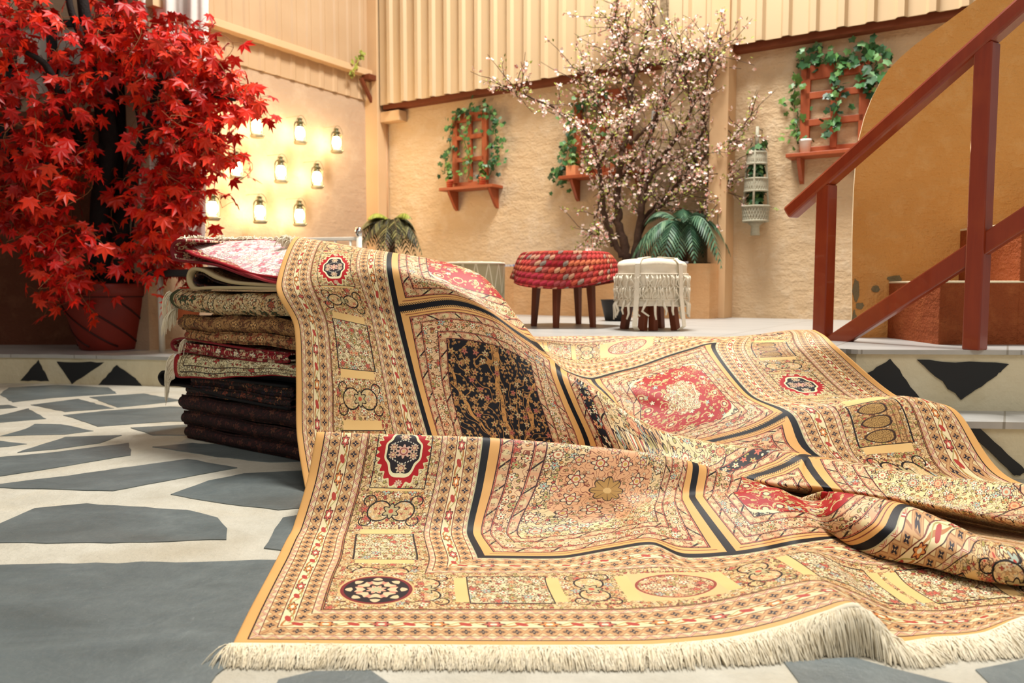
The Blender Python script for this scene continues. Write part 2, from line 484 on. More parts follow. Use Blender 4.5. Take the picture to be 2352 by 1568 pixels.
# plaster walls
def wall_slab(name, AX, Wf, u0, u1_, z0, z1, th, mat, res=None):
    m = MB(); c = (Wf(u0, 0, -th / 2) + Wf(u1_, 0, -th / 2)) / 2
    m.box((c.x, c.y, (z0 + z1) / 2), (abs(u1_ - u0), th, z1 - z0), AX)
    return struct(m.build(name, mat))
wall_slab('wall_back', AX1, W1, -.2, 6.0, 0, 4.9, .2, M_wall_back)
wall_slab('wall_left', AX2, W2, 0.0, 2.55, 0, 4.9, .2, M_wall_lantern)
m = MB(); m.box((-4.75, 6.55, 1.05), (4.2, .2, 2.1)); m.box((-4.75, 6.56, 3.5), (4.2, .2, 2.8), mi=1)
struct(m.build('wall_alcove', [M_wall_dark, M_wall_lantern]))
m = MB(); m.box((-4.2, 4.1, 3.08), (5.4, 2.0, .12)); struct(m.build('shade_slab', M_wall_dark))  # unseen slab, added to keep the skylight off the left side
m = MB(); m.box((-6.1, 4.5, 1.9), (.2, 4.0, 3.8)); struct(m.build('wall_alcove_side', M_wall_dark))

# corrugated cladding above the plaster
def cladding(name, Wf, u0, u1_, z0, z1, off, depth, period, mat, flip=False):
    m = MB(); prof = []
    u = u0
    while u < u1_:
        for du, o in ((0, 0), (.10, 0), (.118, depth), (.155, depth)):
            prof.append((u + du * period / .172, off + (depth - o if flip else o)))
        u += period
    vs = []; fs = []
    for uu, o in prof:
        for z, oo in ((z0, o), (z1, o), (z1, o - .012), (z0, o - .012)): vs.append(Wf(uu, z, oo))
    for i in range(len(prof) - 1):
        for k in range(4):
            fs.append((i * 4 + k, i * 4 + (k + 1) % 4, (i + 1) * 4 + (k + 1) % 4, (i + 1) * 4 + k))
    m.add(vs, fs); return struct(m.build(name, mat))
cladding('trim_1', W1, .18, 3.05, 2.46, 4.9, .14, .032, .172, M_clad)
cladding('trim_2', W1, 3.15, 6.0, 2.48, 4.9, .14, .032, .186, M_clad)
cladding('trim_3', W2, .10, 2.5, 2.79, 4.9, .035, .012, .172, M_clad_left)
cladding('trim_4', W2, .10, 2.5, 2.52, 2.74, .012, .010, .172, M_clad_left)
def wbox(name, Wf, AX, u0, u1_, z0, z1, o0, o1, mat, bevel=.004):
    m = MB(); a = Wf((u0 + u1_) / 2, (z0 + z1) / 2, (o0 + o1) / 2)
    m.box(a, (abs(u1_ - u0), abs(o1 - o0), z1 - z0), AX); return struct(m.build(name, mat, bevel=bevel))
wbox('trim_5', W2, AX2, .08, 2.5, 2.74, 2.80, 0, .10, M_post)                    # ledge beam
wbox('trim_6', W2, AX2, .0, .16, 0, 4.9, -.02, .16, M_post)                      # corner post
uc = u1(bw(1668, 400, .05))
wbox('trim_7', W1, AX1, uc - .09, uc + .05, ZP, 4.9, 0, .20, M_post)             # post between the cladding bays
wbox('trim_8', W1, AX1, .16, .40, 2.30, 2.40, 0, .12, M_post)
m = MB()                                                                         # dark strip standing in for the shadow under the cladding
for a, b, z in ((.18, 3.05, 2.44), (3.15, 6.0, 2.46)):
    m.box(W1((a + b) / 2, z + .01, .05), (b - a, .10, .05), AX1)
struct(m.build('shade_strip', M_cladshadow))
m = MB(); p = bw(888, 400, .03)
m.tube([(p.x, p.y, 1.0), (p.x, p.y, 2.42)], .012, 8); struct(m.build('trim_10', M_pipe, smooth=True))
m = MB(); m.box(W2(.16, 2.72, .1), (.2, .1, .05), AX2); m.bar(W2(.30, 2.70, .08), W2(.10, 2.44, .08), .03, .03); struct(m.build('trim_11', M_darkwood))

# curved planter wall at the back with a blue and white tiled rim
pl = []
for px, Y in ((1120, 7.02), (1180, 6.72), (1260, 6.52), (1380, 6.30), (1500, 6.05), (1580, 5.86), (1630, 5.85), (1655, 5.98), (1666, 6.15)):
    q = at(px, 660, Y); pl.append((q.x, q.y))
bk = [W1(u1(Vector((pl[-1][0], pl[-1][1], 0))) + .03, 0, -.02), W1(u1(Vector((pl[0][0], pl[0][1], 0))), 0, -.02)]
ring = pl + [(q.x, q.y) for q in bk]
m = MB(); m.prism(ring, ZP - .01, .862, 0)
struct(m.build('wall_planter', M_wall_planter, bevel=.01))
m = MB(); m.prism(ring[:6] + ring[-1:], .860, .878, 0); struct(m.build('trim_12', M_bluetile))
m = MB(); m.prism([(x * .98 + .02, y + .08) for x, y in ring[:8]] + ring[8:], .858, .872, 0); struct(m.build('floor_soil', M_soil))

# staircase wall with its curved top
out = [(1957, 782), (1957, 640), (1958, 540), (1961, 440), (1966, 370), (1974, 315), (1986, 268), (2003, 224), (2022, 188), (2042, 158), (2070, 130), (2100, 104), (2135, 78), (2172, 52), (2213, 22), (2260, -14), (2330, -60), (2430, -110), (2560, -150), (2560, 800)]
front = [at(px, py, 3.75) for px, py in out]
n0 = len(front)
m = MB(); rim = [p + Vector((.004, .018, -.003)) for p in front]; back = [p + Vector((.16, .26, -.10)) for p in front]
m.add(front + rim + back, [tuple(range(n0))[::-1]] + [(k, (k + 1) % n0, n0 + (k + 1) % n0, n0 + k) for k in range(n0)] + [(n0 + k, n0 + (k + 1) % n0, 2 * n0 + (k + 1) % n0, 2 * n0 + k) for k in range(n0)] + [tuple(2 * n0 + k for k in range(n0))])
m.m = [0] + [1] * n0 + [0] * n0 + [0]
M_rim = material('worn_plaster_edge', None, '#e6d5b2', rough=.8)
M_patch = material('bare_cement', stucco('#8a7a55', '#75674a', '#978760', 2.0, .6), rough=.9)
rs = random.Random(3)
for cxp, cyp, rx, ry in ((1966, 668, 9, 26), (1975, 702, 10, 8), (2055, 640, 16, 9), (2012, 664, 10, 8), (1962, 735, 6, 22), (2098, 762, 16, 8)):   # bare patches where plaster has come off
    pts = []
    for k in range(14):
        an = 2 * PI * k / 14; f = rs.uniform(.75, 1.15)
        pts.append(at(cxp + rx * f * math.cos(an), cyp + ry * f * math.sin(an), 3.747))
    pts = [Vector((max(p.x, front[1].x + .001), p.y, p.z)) for p in pts]
    m.add(pts, [tuple(range(14))], 2)
struct(m.build('wall_stair', [M_wall_stair, M_rim, M_patch]))
m = MB()
for x0, x1, z1 in ((1.80, 2.30, .718), (2.13, 2.66, .965), (2.5, 3.3, 1.2)):
    m.box(((x0 + 3.3) / 2, 3.53, (ZP + z1) / 2 - .005), (3.3 - x0, .46 + (z1 - .7) * .02, z1 - ZP + .01))
    m.box(((x0 + 3.3) / 2, 3.53, z1 - .004), (3.3 - x0 + .006, .468 + (z1 - .7) * .02, .010), mi=1)
struct(m.build('floor_stairs', [M_steps, M_rim], bevel=.012))

# window in the alcove wall
m = MB()
for (x0, x1, y0, y1) in ((22, 34, 50, 250), (22, 245, 48, 62), (116, 128, 48, 215), (22, 245, 150, 160), (236, 246, 40, 230)):
    a = at(x0, y1, 6.42); b = at(x1, y0, 6.42)
    m.box((a + b) / 2, (abs(b.x - a.x), .06, abs(b.z - a.z)))
f = struct(m.build('window_1', M_frameblack))
m = MB(); a = at(30, 215, 6.44); b = at(238, 55, 6.44)
m.box((a + b) / 2, (abs(b.x - a.x), .02, abs(b.z - a.z)))
o = m.build('window_pane', M_glasspane, f, origin=(0, 0, 0))
# dark doorway at the far left
m = MB(); a = at(-40, 470, 6.40); b = at(24, 270, 6.40); m.box((a + b) / 2, (b.x - a.x, .08, b.z - a.z)); struct(m.build('window_2', M_frameblack))
# white voile curtain
m = MB(); vs = []; ps = []
top = 3.7; n = 60
for r_ in range(14):
    f = r_ / 13
    z = top + (0.86 - top) * f
    for k in range(n + 1):
        g = k / n
        x0, x1 = 296 + 20 * f, 487 - 34 * max(0, f - .3)
        p = at(x0 + (x1 - x0) * g, 400, 5.95)
        y = 5.95 + .014 * math.sin(g * 44 + f * 1.2) + .022 * math.sin(g * 19 + f * 3)
        vs.append((p.x, y, z))
fs = [(r_ * (n + 1) + k, r_ * (n + 1) + k + 1, (r_ + 1) * (n + 1) + k + 1, (r_ + 1) * (n + 1) + k) for r_ in range(13) for k in range(n)]
m.add(vs, fs)
o = m.build('curtain', M_curtain, origin=(-2.4, 5.95, .86), smooth=True, solid=.004)
tag(o, 'tall white gathered curtain hanging between the red maple and the lantern wall', 'curtain')
# ------------------------------------------------------------ the big compartment carpet
CW, CL, BO, CX, CY = 2.92, 3.78, 0.50, 0.64, 0.70   # width, length, border, compartment pitch

def stamp(v, scale, npet, rnd=.8, r0=.30, amp=.10):
    """scattered flowers: returns r/R-like field, random numbers"""
    n = voro(v, scale, rnd)
    px, py, _ = sep(S(n.outputs['Position'])); x, y, _z = sep(v)
    cr, cg, cb = sep(S(n.outputs['Color']))
    lx = (x - px) * scale; ly = (y - py) * scale
    an = at2(ly, lx) + cr * 6.28
    r = hyp(lx, ly)
    Rr = r0 + amp * co(an * npet)
    return r, Rr, cg, cb, an

def carpet_color():
    P = attr('pattern'); s, t, _ = sep(P)
    # two layers of small flowers, one of leaves, two of vines
    wob = noise(P, 9.0, 2, dim='2D'); gt = lambda a, v_: a > v_
    r1, R1, g1, b1, a1 = stamp(P, 30.0, 5.0, .75, .33, .10)
    r2, R2, g2, b2, a2 = stamp(P, 60.0, 4.0, .85, .27, .11)
    r3, R3, g3, b3, a3 = stamp(P, 14.0, 9.0, .6, .26, .05)
    r4, R4, g4, b4, a4 = stamp(comb(s + t * .3, t - s * .4), 46.0, 1.0, 1.0, .24, .16)
    n1 = noise(P, 25.0, 1.0, dim='2D'); n2 = noise(P, 46.0, 1.0, dim='2D')
    vine1 = ab(fr(n1 * 7.0) - .5) < .07
    vine2 = ab(fr(n2 * 6.0) - .5) < .075
    f1 = r1 < R1; o1 = f1 * (r1 > R1 - .075); c1 = r1 < .09
    f2 = r2 < R2; o2 = f2 * (r2 > R2 - .11)
    f3 = r3 < R3; o3 = f3 * (r3 > R3 - .04); m3 = r3 < .2; o3b = ab(r3 - .2) < .022; m3b = r3 < .09
    f4 = r4 < R4; o4 = f4 * (r4 > R4 - .09)
    pal = ramp(g1, [(0, '#bb6650'), (.14, '#e2cfa2'), (.42, '#d9a070'), (.56, '#e6d8b4'), (.76, '#b5a468'), (.9, '#a9b3a0')], True)
    pal2 = ramp(g2, [(0, '#b5503c'), (.2, '#d2a068'), (.5, '#e4d2a8'), (.75, '#a09458'), (.9, '#c47f60')], True)
    pal3 = ramp(g3, [(0, '#e0cc9c'), (.35, '#d9a272'), (.6, '#e2d2a8'), (.8, '#b9b898')], True)
    pal4 = ramp(g4, [(0, '#a89a55'), (.4, '#c98a4d'), (.7, '#b04a3a'), (.85, '#e8dcb2')], True)
    DK = '#2a1712'; RD = '#9c2f26'

    def dense(base, big=True, line=DK):
        c = cmix(vine2 * .75, base, '#8a5a3c')
        c = cmix(vine1, c, line)
        c = cmix(f4, c, pal4); c = cmix(o4 * .9, c, line)
        c = cmix(f2, c, pal2); c = cmix(o2 * .9, c, '#4a2018')
        if big:
            c = cmix(f1, c, pal); c = cmix(o1, c, line); c = cmix(c1, c, '#b8402f')
        return c
    def bigflow(base, line=DK):
        c = cmix(vine1, base, line)
        c = cmix(f4, c, pal4); c = cmix(o4 * .9, c, line)
        c = cmix(f2 * (g2 > .35), c, pal2); c = cmix(o2 * (g2 > .35), c, '#4a2018')
        k1 = f1 * (g1 > .45); c = cmix(k1, c, pal); c = cmix(o1 * k1, c, line); c = cmix(c1 * k1, c, '#b8543f')
        k3 = (g3 > .35)
        c = cmix(f3 * k3, c, pal3); c = cmix(o3 * k3, c, line); c = cmix(near(r3, .17, .018) * k3, c, '#a8503c'); c = cmix((r3 < .07) * k3, c, '#c07a50')
        return c

    # ---- coordinates
    ds = mn(s, CW - s); dt = mn(t, CL - t)
    d = mn(ds, dt); side = ds < dt                       # 1 on the long sides
    q = mn(ds, dt) * 0.0 + (side * dt + inv(side) * ds)  # run along the border, from the corner
    D = d / BO
    # ---- border group stripes (outer and inner, mirrored)
    eo = ab(D - .1825); ei = ab(D - .875)
    e = mn(eo, ei)
    loc = (mn(D, 2.0) - .1825) * (eo < ei) + (D - .875) * (ei < eo)
    tan = cmix(wob, '#d69c58', '#e0ae6a')
    c = tan
    # zigzag stripe
    zl = (e - .093) / .034
    zz = tri(q / .030)
    zig = cmix(zz < zl, '#dcc79a', '#c9a878')
    zig = cmix(near(zl, zz * .8 + .1, .17), zig, '#a63a34')
    zig = cmix(near(zl, zz * .8 + .1, .05), zig, '#efe0c0')
    # diamond stripe
    dl = (e - .0615) / .0315
    dq = fr(q / .034) - .5
    dia = ab(dl) * .62 + ab(dq) * 1.35
    dcol = cmix(fr(dia * 2.6) < .30, '#c69a68', '#a4724a')
    dcol = cmix(dia < .2, dcol, '#d9b98a')
    ra = hyp(dl * .5, dq); an = at2(dl * .5, dq)
    dcol = cmix((ra < .20 + .08 * co(an * 4.0)) * (ra > .05), dcol, '#2a222a')
    dcol = cmix(dia > .88, dcol, '#dcc391')
    # floral stripe
    fq = q / .115
    fx = fr(fq) - .5; side2 = fr(fq * .5) < .5
    fl_l = loc / .031
    vine = near(fl_l, sn(fq * PI * 2.0) * .55, .17)
    fcol = cmix(wob, '#ecd9ae', '#e2cc9a')
    fcol = cmix(vine, fcol, '#b5763f')
    fcol = cmix(near(fl_l, sn(fq * PI * 2.0 + 1.5) * .7, .10), fcol, '#a9a05e')
    ra = hyp(fx * 1.85, fl_l * .5); an = at2(fl_l * .5, fx * 1.85)
    rr = .34 + .07 * co(an * 6.0)
    fcol = cmix(ra < rr, fcol, cmix(side2, '#d98b4a', '#c25e4e'))
    fcol = cmix((ra < rr) * (ra > rr - .09), fcol, '#5a2018'); fcol = cmix(ra < .12, fcol, '#efe3bd')
    fx2 = fr(fq + .5) - .5
    fcol = cmix(hyp((fx2 + fl_l * .12) * 3.0, fl_l * .6) < .30, fcol, '#b03f33')
    band = cmix(e < .030, cmix(e < .093, zig, dcol), fcol)
    fade = noise(P, 60.0, 2, dim='2D')
    inb = e < .127
    c = cmix(inb, c, band)
    ln = mx(near(e, .030, .0026), mx(near(e, .093, .0022), near(e, .128, .0034)))
    c = cmix(ln, c, cmix(fade > .45, '#3c1c14', '#7a3a2a'))
    # ---- panel band with cartouches
    inp = between(D, .318, .752)
    pc = (D - .535) / .2175                              # -1..1 across
    pan = cmix(wob, '#e0b470', '#e8c484')
    pan = cmix(inv(between(ab(pc), .0, .66)), pan, dense('#dfbd86', False, '#6a3a24'))
    # cells along the band
    qc = (q - .38) / .38
    qn = fl(qc); ql = (fr(qc) - .5) * .38                # metres from the cartouche centre
    isred = mx(eq(qn, 1.0), eq(qn, 3.0) * (t > CL / 2)) * side
    hl = .093 + .022 * isred
    inrect = ab(ql) < hl
    xm = pc * .10875                                     # metres across
    # scroll motif between cartouches
    sl = ab(ql) - .19                                    # 0 at the scroll centre
    ss = sl
    k = hyp(ab(xm) - .034, ss)
    scroll = near(k, .033, .0022) * inv((ss > .018) * (ab(xm) < .03))
    k2 = hyp(ab(xm) - .068, ss + .034)
    scroll = mx(scroll, near(k2, .017, .0019) * (ss < -.02))
    k3 = ab(ab(xm) * .9 + ss * .8 - .034)
    scroll = mx(scroll, (k3 < .0019) * between(ss, .008, .045))
    scr = dense('#e3bd82', True, '#5d3420')
    scr = cmix((k < .033) * .5, scr, cmix(f2, '#e6c48c', pal2))
    scr = cmix(scroll, scr, '#20150f')
    kf = hyp(xm, ss); ka = at2(xm, ss)
    scr = cmix(kf < .019 + .005 * co(ka * 6.0), scr, '#b9a878'); scr = cmix(near(kf, .02 + .005 * co(ka * 6.0), .0022), scr, DK); scr = cmix(kf < .007, scr, '#c2543a')
    pan = cmix(ab(ss) < .066, pan, cmix(ab(pc) < .86, pan, scr))
    # cartouche: framed picture, red medallion or oval
    rc = dense('#e2cfa0', True, '#4a2a1c')
    rc = cmix(near(ab(xm), .078, .0015), rc, '#2a1a14')
    par = (fr(qn * .5 + .1) < .5) * side * (t > 1.2)
    vx = fr((ql + .088) / .0587) - .5
    vr_ = hyp(vx * 2.3, (xm - .012) / .044 + ab(vx) * .5)
    pic = dense('#c79e66', False, '#6a4024')
    pic = cmix(near(fr(xm * 55.0), .5, .10) * (xm < -.02), pic, '#7d5a34')
    pic = cmix(vr_ < 1.0, pic, '#b08a50'); pic = cmix((vr_ < .9) * (fr(r2 * 3.0) < .4), pic, '#7a5a30'); pic = cmix(near(vr_, .97, .08), pic, '#3a2418')
    rc = cmix(par * (ab(xm) < .074), rc, pic)
    am = at2(xm, ql)
    mv = pw(ab(xm) / .080, 1.5) + pw(ab(ql) / .116, 1.5) + .10 * sn(am * 22.0)
    red = cmix(mv < 1.0, dense('#dcc48c', False, '#4a2a1c'), '#ad0e14')
    red = cmix(near(mv, 1.0, .05), red, '#d9cf9a')
    mv2 = pw(ab(xm) / .054, 2.0) + pw(ab(ql) / .078, 1.3) + .08 * co(am * 8.0)
    fm = hyp(mn(hyp(xm, ql), hyp(ab(xm) - .026, ql)), 0.0)
    red = cmix(mv2 < 1.0, red, '#1c1318'); red = cmix(near(mv2, 1.0, .11), red, '#e6dcae')
    def ros(c, dx, dy, R0, col):
        r_ = hyp(dx, dy); a_ = at2(dy, dx); R_ = R0 * (.80 + .20 * co(a_ * 8.0))
        c = cmix(r_ < R_, c, col); c = cmix(near(r_, R0 * .45, R0 * .07), c, '#8a4038'); return cmix(r_ < R0 * .2, c, '#d9b070')
    red = ros(red, ab(xm) - .030, ab(ql) - .012, .014, '#cdb090'); red = ros(red, xm, ab(ql) - .052, .017, '#d2b894')
    red = ros(red, xm, ql, .023, '#d8ab94')
    red = cmix(near(ab(ql) * 1.0 + ab(xm) * .5, .040, .0022) * (fr(xm * 130.0) < .55) * (ab(xm) < .036), red, '#c9c2ae')
    red = ros(red, xm, ab(ql) - .098, .012, '#d8bfa0')
    rc = cmix(isred, rc, red)
    ov = hyp(xm / .070, ql / .092)
    isov = eq(qn, 1.0) * inv(side)
    oval = cmix(ov < .93, '#dfb57c', dense('#e0b98a', True, '#6a2a22')); oval = cmix(near(ov, .95, .035), oval, '#8f3a2e')
    rc = cmix(isov, rc, oval)
    frame = mx(near(ab(ql), hl, .0015) * (ab(xm) < .080), near(ab(xm), .080, .0015) * inrect) * inv(isov)
    pan = cmix(inrect * (ab(xm) < .080), pan, rc)
    pan = cmix(frame, pan, '#20140f')
    # corner roundel
    cr_ = hyp(ds - .2675, dt - .2675); ca = at2(ds - .2675, dt - .2675)
    corner = (ds < .377) * (dt < .377)
    pan = cmix(corner, pan, dense('#e6c48c', True, '#5d3420'))
    pan = cmix(corner * (cr_ < .088), pan, '#dcae74')
    pan = cmix(corner * (cr_ < .083), pan, '#7a1f22')
    pan = cmix(corner * (cr_ < .075), pan, '#1c1218')
    pet = (cr_ < .060 + .012 * co(ca * 8.0)) * (fr(cr_ * 34.0 + .15 * co(ca * 8.0)) < .68)
    pan = cmix(corner * pet, pan, '#d9bd92')
    pan = cmix(corner * pet * near(fr(ca * 1.273), .5, .16), pan, '#d28a70')
    pan = cmix(corner * (cr_ < .012), pan, '#b9b48a')
    c = cmix(inp, c, pan)
    c = cmix(mx(near(D, .318, .0026), near(D, .752, .0026)), c, '#3c2016')
    c = cmix(near(D, .055, .003), c, '#2a1712')
    c = cmix(between(D, .985, 1.0), c, '#b9b08a')

    # ---- compartments
    inn = (D > 1.0)
    u = (s - BO) / CX; w = (t - BO) / CY
    iu = fl(u); iw = fl(w)
    fx = fr(u) * CX; fy = fr(w) * CY
    gx = mn(fx, CX - fx); gy = mn(fy, CY - fy)
    m = mn(gx, gy); horiz = gy < gx
    run = horiz * fx + inv(horiz) * fy
    cx_ = fx - CX / 2; cy_ = fy - CY / 2
    ipn = tan
    # guard stripes
    guard = cmix(fr(run / .040) < .5, '#d49e76', '#d2aa80')
    gl = fr(run / .040) - .5
    guard = cmix(hyp(gl, ((m < .09) * (m - .052) + inv(m < .09) * (m - .125)) / .034) < .26, guard, '#d5c08e')
    guard = cmix(near(gl * 1.6, ((m < .09) * (m - .052) + inv(m < .09) * (m - .125)) / .02, .16) * (fr(run / .08) < .5), guard, '#231613')
    guard = cmix(f2 * .8, guard, pal2); guard = cmix(o2, guard, '#5a241c')
    blk = eq(iu, 1.0) * eq(iw, 1.0)
    mainb = cmix(noise(P, 5.0, 1, dim='2D'), '#dcac7c', '#e2c498')
    mainb = cmix(blk, mainb, '#17131a')
    mb = cmix(f4, mainb, pal4); mb = cmix(o4, mb, DK); mb = cmix(vine1 * inv(blk), mb, '#8a4a34')
    mb = cmix(f1, mb, pal); mb = cmix(o1, mb, DK); mb = cmix(c1, mb, '#b8402f')
    # field types
    e_cream = bigflow(cmix(wob, '#e2be86', '#eacd9b'))
    med = hyp(cx_ / .138, cy_ / .155) + .06 * co(at2(cy_ / .19, cx_ / .155) * 8.0)
    med0 = eq(iu, 0.0) * eq(iw, 0.0)
    rs = hyp(cx_, cy_); ra_ = at2(cy_, cx_)
    mfield = cmix(wob, '#d89c6a', '#e2b084')
    mfield = cmix(f2 * (g2 > .4), mfield, pal2); mfield = cmix(o2 * (g2 > .4), mfield, '#5a2418'); mfield = cmix(vine1, mfield, '#7a3a24')
    crm = cmix(med0 * (med < 1.0), e_cream, mfield)
    def rosette(c, rad, n, size, petals, fill, off=0.0):
        th = fr(ra_ * n / 6.28318 + off) - .5
        dx = rs - rad; dy = th * rad * 6.28318 / n
        r_ = hyp(dx, dy); a_ = at2(dy, dx); R_ = size * (.8 + .2 * co(a_ * petals))
        c = cmix(r_ < R_, c, fill); c = cmix((r_ < R_) * (r_ > R_ - size * .14), c, '#3a1a14'); c = cmix(near(r_, size * .42, size * .07), c, '#a84a38'); return cmix(r_ < size * .22, c, '#c9a04c')
    mm = crm
    mm = rosette(mm, .095, 8.0, .026, 6.0, '#dfc9a0'); mm = rosette(mm, .135, 8.0, .020, 5.0, '#d2b890', .5); mm = rosette(mm, .185, 12.0, .018, 6.0, '#e2d0a6', .25)
    R8 = .050 * (.72 + .28 * ab(co(ra_ * 4.0)))
    mm = cmix(rs < R8, mm, '#b58a4a'); mm = cmix((rs < R8) * (rs > R8 - .0035), mm, '#2a1510'); mm = cmix((rs < R8) * (ab(sn(ra_ * 4.0)) < .10) , mm, '#3a2014'); mm = cmix(rs < .012, mm, '#d8b070')
    crm = cmix(med0, crm, mm)
    # red
    rl = cmix(f1 * (g1 > .62), '#a30b11', pal); rl = cmix(o1 * (g1 > .62), rl, '#5a0f10'); rl = cmix(f4 * (g4 > .7), rl, '#c2a468'); rl = cmix(f2 * (g2 > .75), rl, '#b8985c'); rl = cmix(vine1 * (g3 > .5) * .9, rl, '#bfa46c')
    rl = cmix(near(r3, .24, .028) * (a3 > .8), rl, '#c9b27c'); rl = cmix((r3 < .13) * (g3 > .4), rl, '#d8c496'); rl = cmix(near(r3, .13, .016) * (g3 > .4), rl, '#3a1512')
    mr = hyp(cx_ / .19, cy_ / .22) + .05 * co(ra_ * 12.0)
    spand = mr > 1.16
    sp = cmix(f1, '#1b1520', pal); sp = cmix(f2, sp, '#d9caa0'); sp = cmix(vine2, sp, '#c9b88c')
    rl = cmix(spand, rl, sp)
    rl = cmix(near(mr, 1.16, .03), rl, '#e2d2a6')
    cm2 = (hyp(cx_ / .075, cy_ / .10) + .1 * co(ra_ * 8.0)) < 1.0
    rl = cmix(cm2, rl, dense('#e8d2a4', True, '#6a2a22'))
    # navy tree of life
    wx = cx_ + (noise(P, 6.0, 2, dim='2D') - .5) * .10; wy = cy_ + .27
    ph = at2(wx, wy); rt = hyp(wx, wy)
    b_1 = (ab(fr(ph * 1.9 + .5 + (noise(P, 4.0, 1, dim='2D') - .5) * .9) - .5) < .035 + .02 * (.5 - rt))
    b_2 = (ab(fr(ph * 7.5 + (noise(P, 11.0, 1, dim='2D') - .5) * 2.6) - .5) < .05) * (rt > .10)
    trunk = ab(wx) < .010 + mx(.05 - wy, 0.0) * .2
    tr = cmix(wob, '#09080f', '#100d16')
    tr = cmix(b_2, tr, '#a8763f'); tr = cmix(mx(b_1, trunk), tr, '#c08a4c')
    tr = cmix(f4 * (g4 > .35), tr, cmix(g4 > .7, '#a87d48', '#8c6238')); tr = cmix(o4 * (g4 > .35) * .7, tr, '#3a2014')
    kf_ = g1 > .28
    tr = cmix(f1 * kf_, tr, ramp(g1, [(0, '#b98c58'), (.6, '#c09a60'), (.72, '#b06a54'), (.82, '#c4ab7c')], True)); tr = cmix(o1 * kf_ * .8, tr, '#241210'); tr = cmix(c1 * kf_, tr, '#8a3028')
    tr = cmix(f2 * (g2 > .72), tr, '#a87c48')
    isred = mx(eq(iu, 0.0) * eq(iw, 2.0), mx(eq(iu, 1.0) * eq(iw, 0.0), eq(iu, 2.0) * eq(iw, 3.0)))
    isnavy = eq(iu, 0.0) * eq(iw, 1.0)
    field = cmix(isred, crm, rl); field = cmix(isnavy, field, tr)
    ipn = cmix(m > .140, ipn, field)
    ipn = cmix(between(m, .038, .140), ipn, guard)
    ipn = cmix(between(m, .066, .112), ipn, mb)
    ipn = cmix(mx(near(m, .038, .0015), mx(near(m, .066, .0014), mx(near(m, .112, .0014), near(m, .140, .0018)))), ipn, '#4a1a16')
    ipn = cmix(mx(near(m, .0415, .0011), mx(near(m, .0695, .0010), near(m, .1155, .0010))), ipn, RD)
    hat = horiz * between(m, .011, .019) * (iw > .5) * (w < 3.5)
    ipn = cmix(hat * (fr(run * 160.0 + m * 120.0) < .5), ipn, '#2a2420')
    ipn = cmix(horiz * near(m, .027, .0014), ipn, '#7a2f26')
    ipn = cmix(m < .011, ipn, '#08060e')
    c = cmix(inn, c, ipn)
    c = cmix(between(D, .992, 1.028), c, '#08060e')
    h = noise(P, 700.0, 1, dim='2D')
    return (c, h, .12, .002)
M_carpet = material('silk_carpet', carpet_color, rough=.52, spec=.22, sheen=.05)
M_fringe = material('fringe_cotton', lambda: cmix(noise(objco(), 40, 2), '#e4d4b2', '#f8efd8'), rough=.9, spec=.15)

SC = [0, .16, .38, .5, .66, .82, .96, 1.06, 1.14, 1.22, 1.30, 1.38, 1.48, 1.6, 1.78, 2.1, 2.42, 2.92]
def P_(px, py, Y, s, t): p = at(px, py, Y); return (p.x, p.y, p.z, s, t)
def F_(px, Y, z, s, t): return ((px - 1176) / FPX * (Y * CP - (z - CAM_Z) * SP), Y, z, s, t)   # at column px, depth Y, level z
def Z_(px, py, z, s, t): p = onz(px, py, z); return (p.x, p.y, p.z, s, t)
def X0(s, Y): return -.546 + s - .113 * (Y - 1.475)
def Fl(s, Y, z, t): return (X0(s, Y), Y, z, s, t)     # on the flat front part
G = 0.006
ROWS = []
# R0 front edge
ROWS.append({0: Z_(530, 1485, G, 0, 0), .5: Z_(1125, 1490, G, .5, 0), .66: Z_(1316, 1490, G, .66, 0), .82: Z_(1500, 1486, .008, .82, 0),
  .96: Z_(1672, 1470, .016, .96, 0), 1.06: Z_(1800, 1441, .035, 1.06, 0), 1.14: Z_(1895, 1410, .058, 1.14, 0), 1.22: Z_(1972, 1392, .076, 1.22, 0),
  1.30: Z_(2048, 1478, .012, 1.30, 0), 1.38: Z_(2150, 1470, .007, 1.38, 0), 1.48: Z_(2262, 1458, .012, 1.48, 0), 1.6: (1.05, 1.54, .03, 1.6, 0),
  1.78: (1.22, 1.56, .01, 1.78, 0), 2.1: (1.55, 1.55, .008, 2.1, 0), 2.42: (1.88, 1.55, .008, 2.42, 0), 2.92: (2.37, 1.58, .008, 2.92, 0)})
def front(Y, t, zs, tail):
    r = {}
    for s in SC:
        if s <= 1.38: r[s] = Fl(s, Y, zs.get(s, G), t)
    r.update(tail); return r
ROWS.append(front(1.635, .16, {.82: .01, .96: .02, 1.06: .04, 1.14: .06, 1.22: .072, 1.30: .045, 1.38: .008},
  {1.48: Fl(1.48, 1.62, .008, .15), 1.6: Fl(1.6, 1.63, .008, .13), 1.78: Fl(1.78, 1.63, .008, .09), 2.1: (1.52, 1.59, .008, 2.1, .03), 2.42: (1.85, 1.58, .008, 2.42, .02), 2.92: (2.35, 1.6, .008, 2.92, .02)}))
ROWS.append(front(1.815, .34, {.82: .012, .96: .018, 1.06: .022, 1.14: .042, 1.22: .06, 1.30: .068, 1.38: .030},
  {1.48: Fl(1.46, 1.79, .008, .30), 1.6: Fl(1.6, 1.75, .008, .25), 1.78: Fl(1.78, 1.70, .008, .17), 2.1: (1.48, 1.63, .008, 2.1, .05), 2.42: (1.82, 1.61, .008, 2.42, .04), 2.92: (2.33, 1.62, .008, 2.92, .03)}))
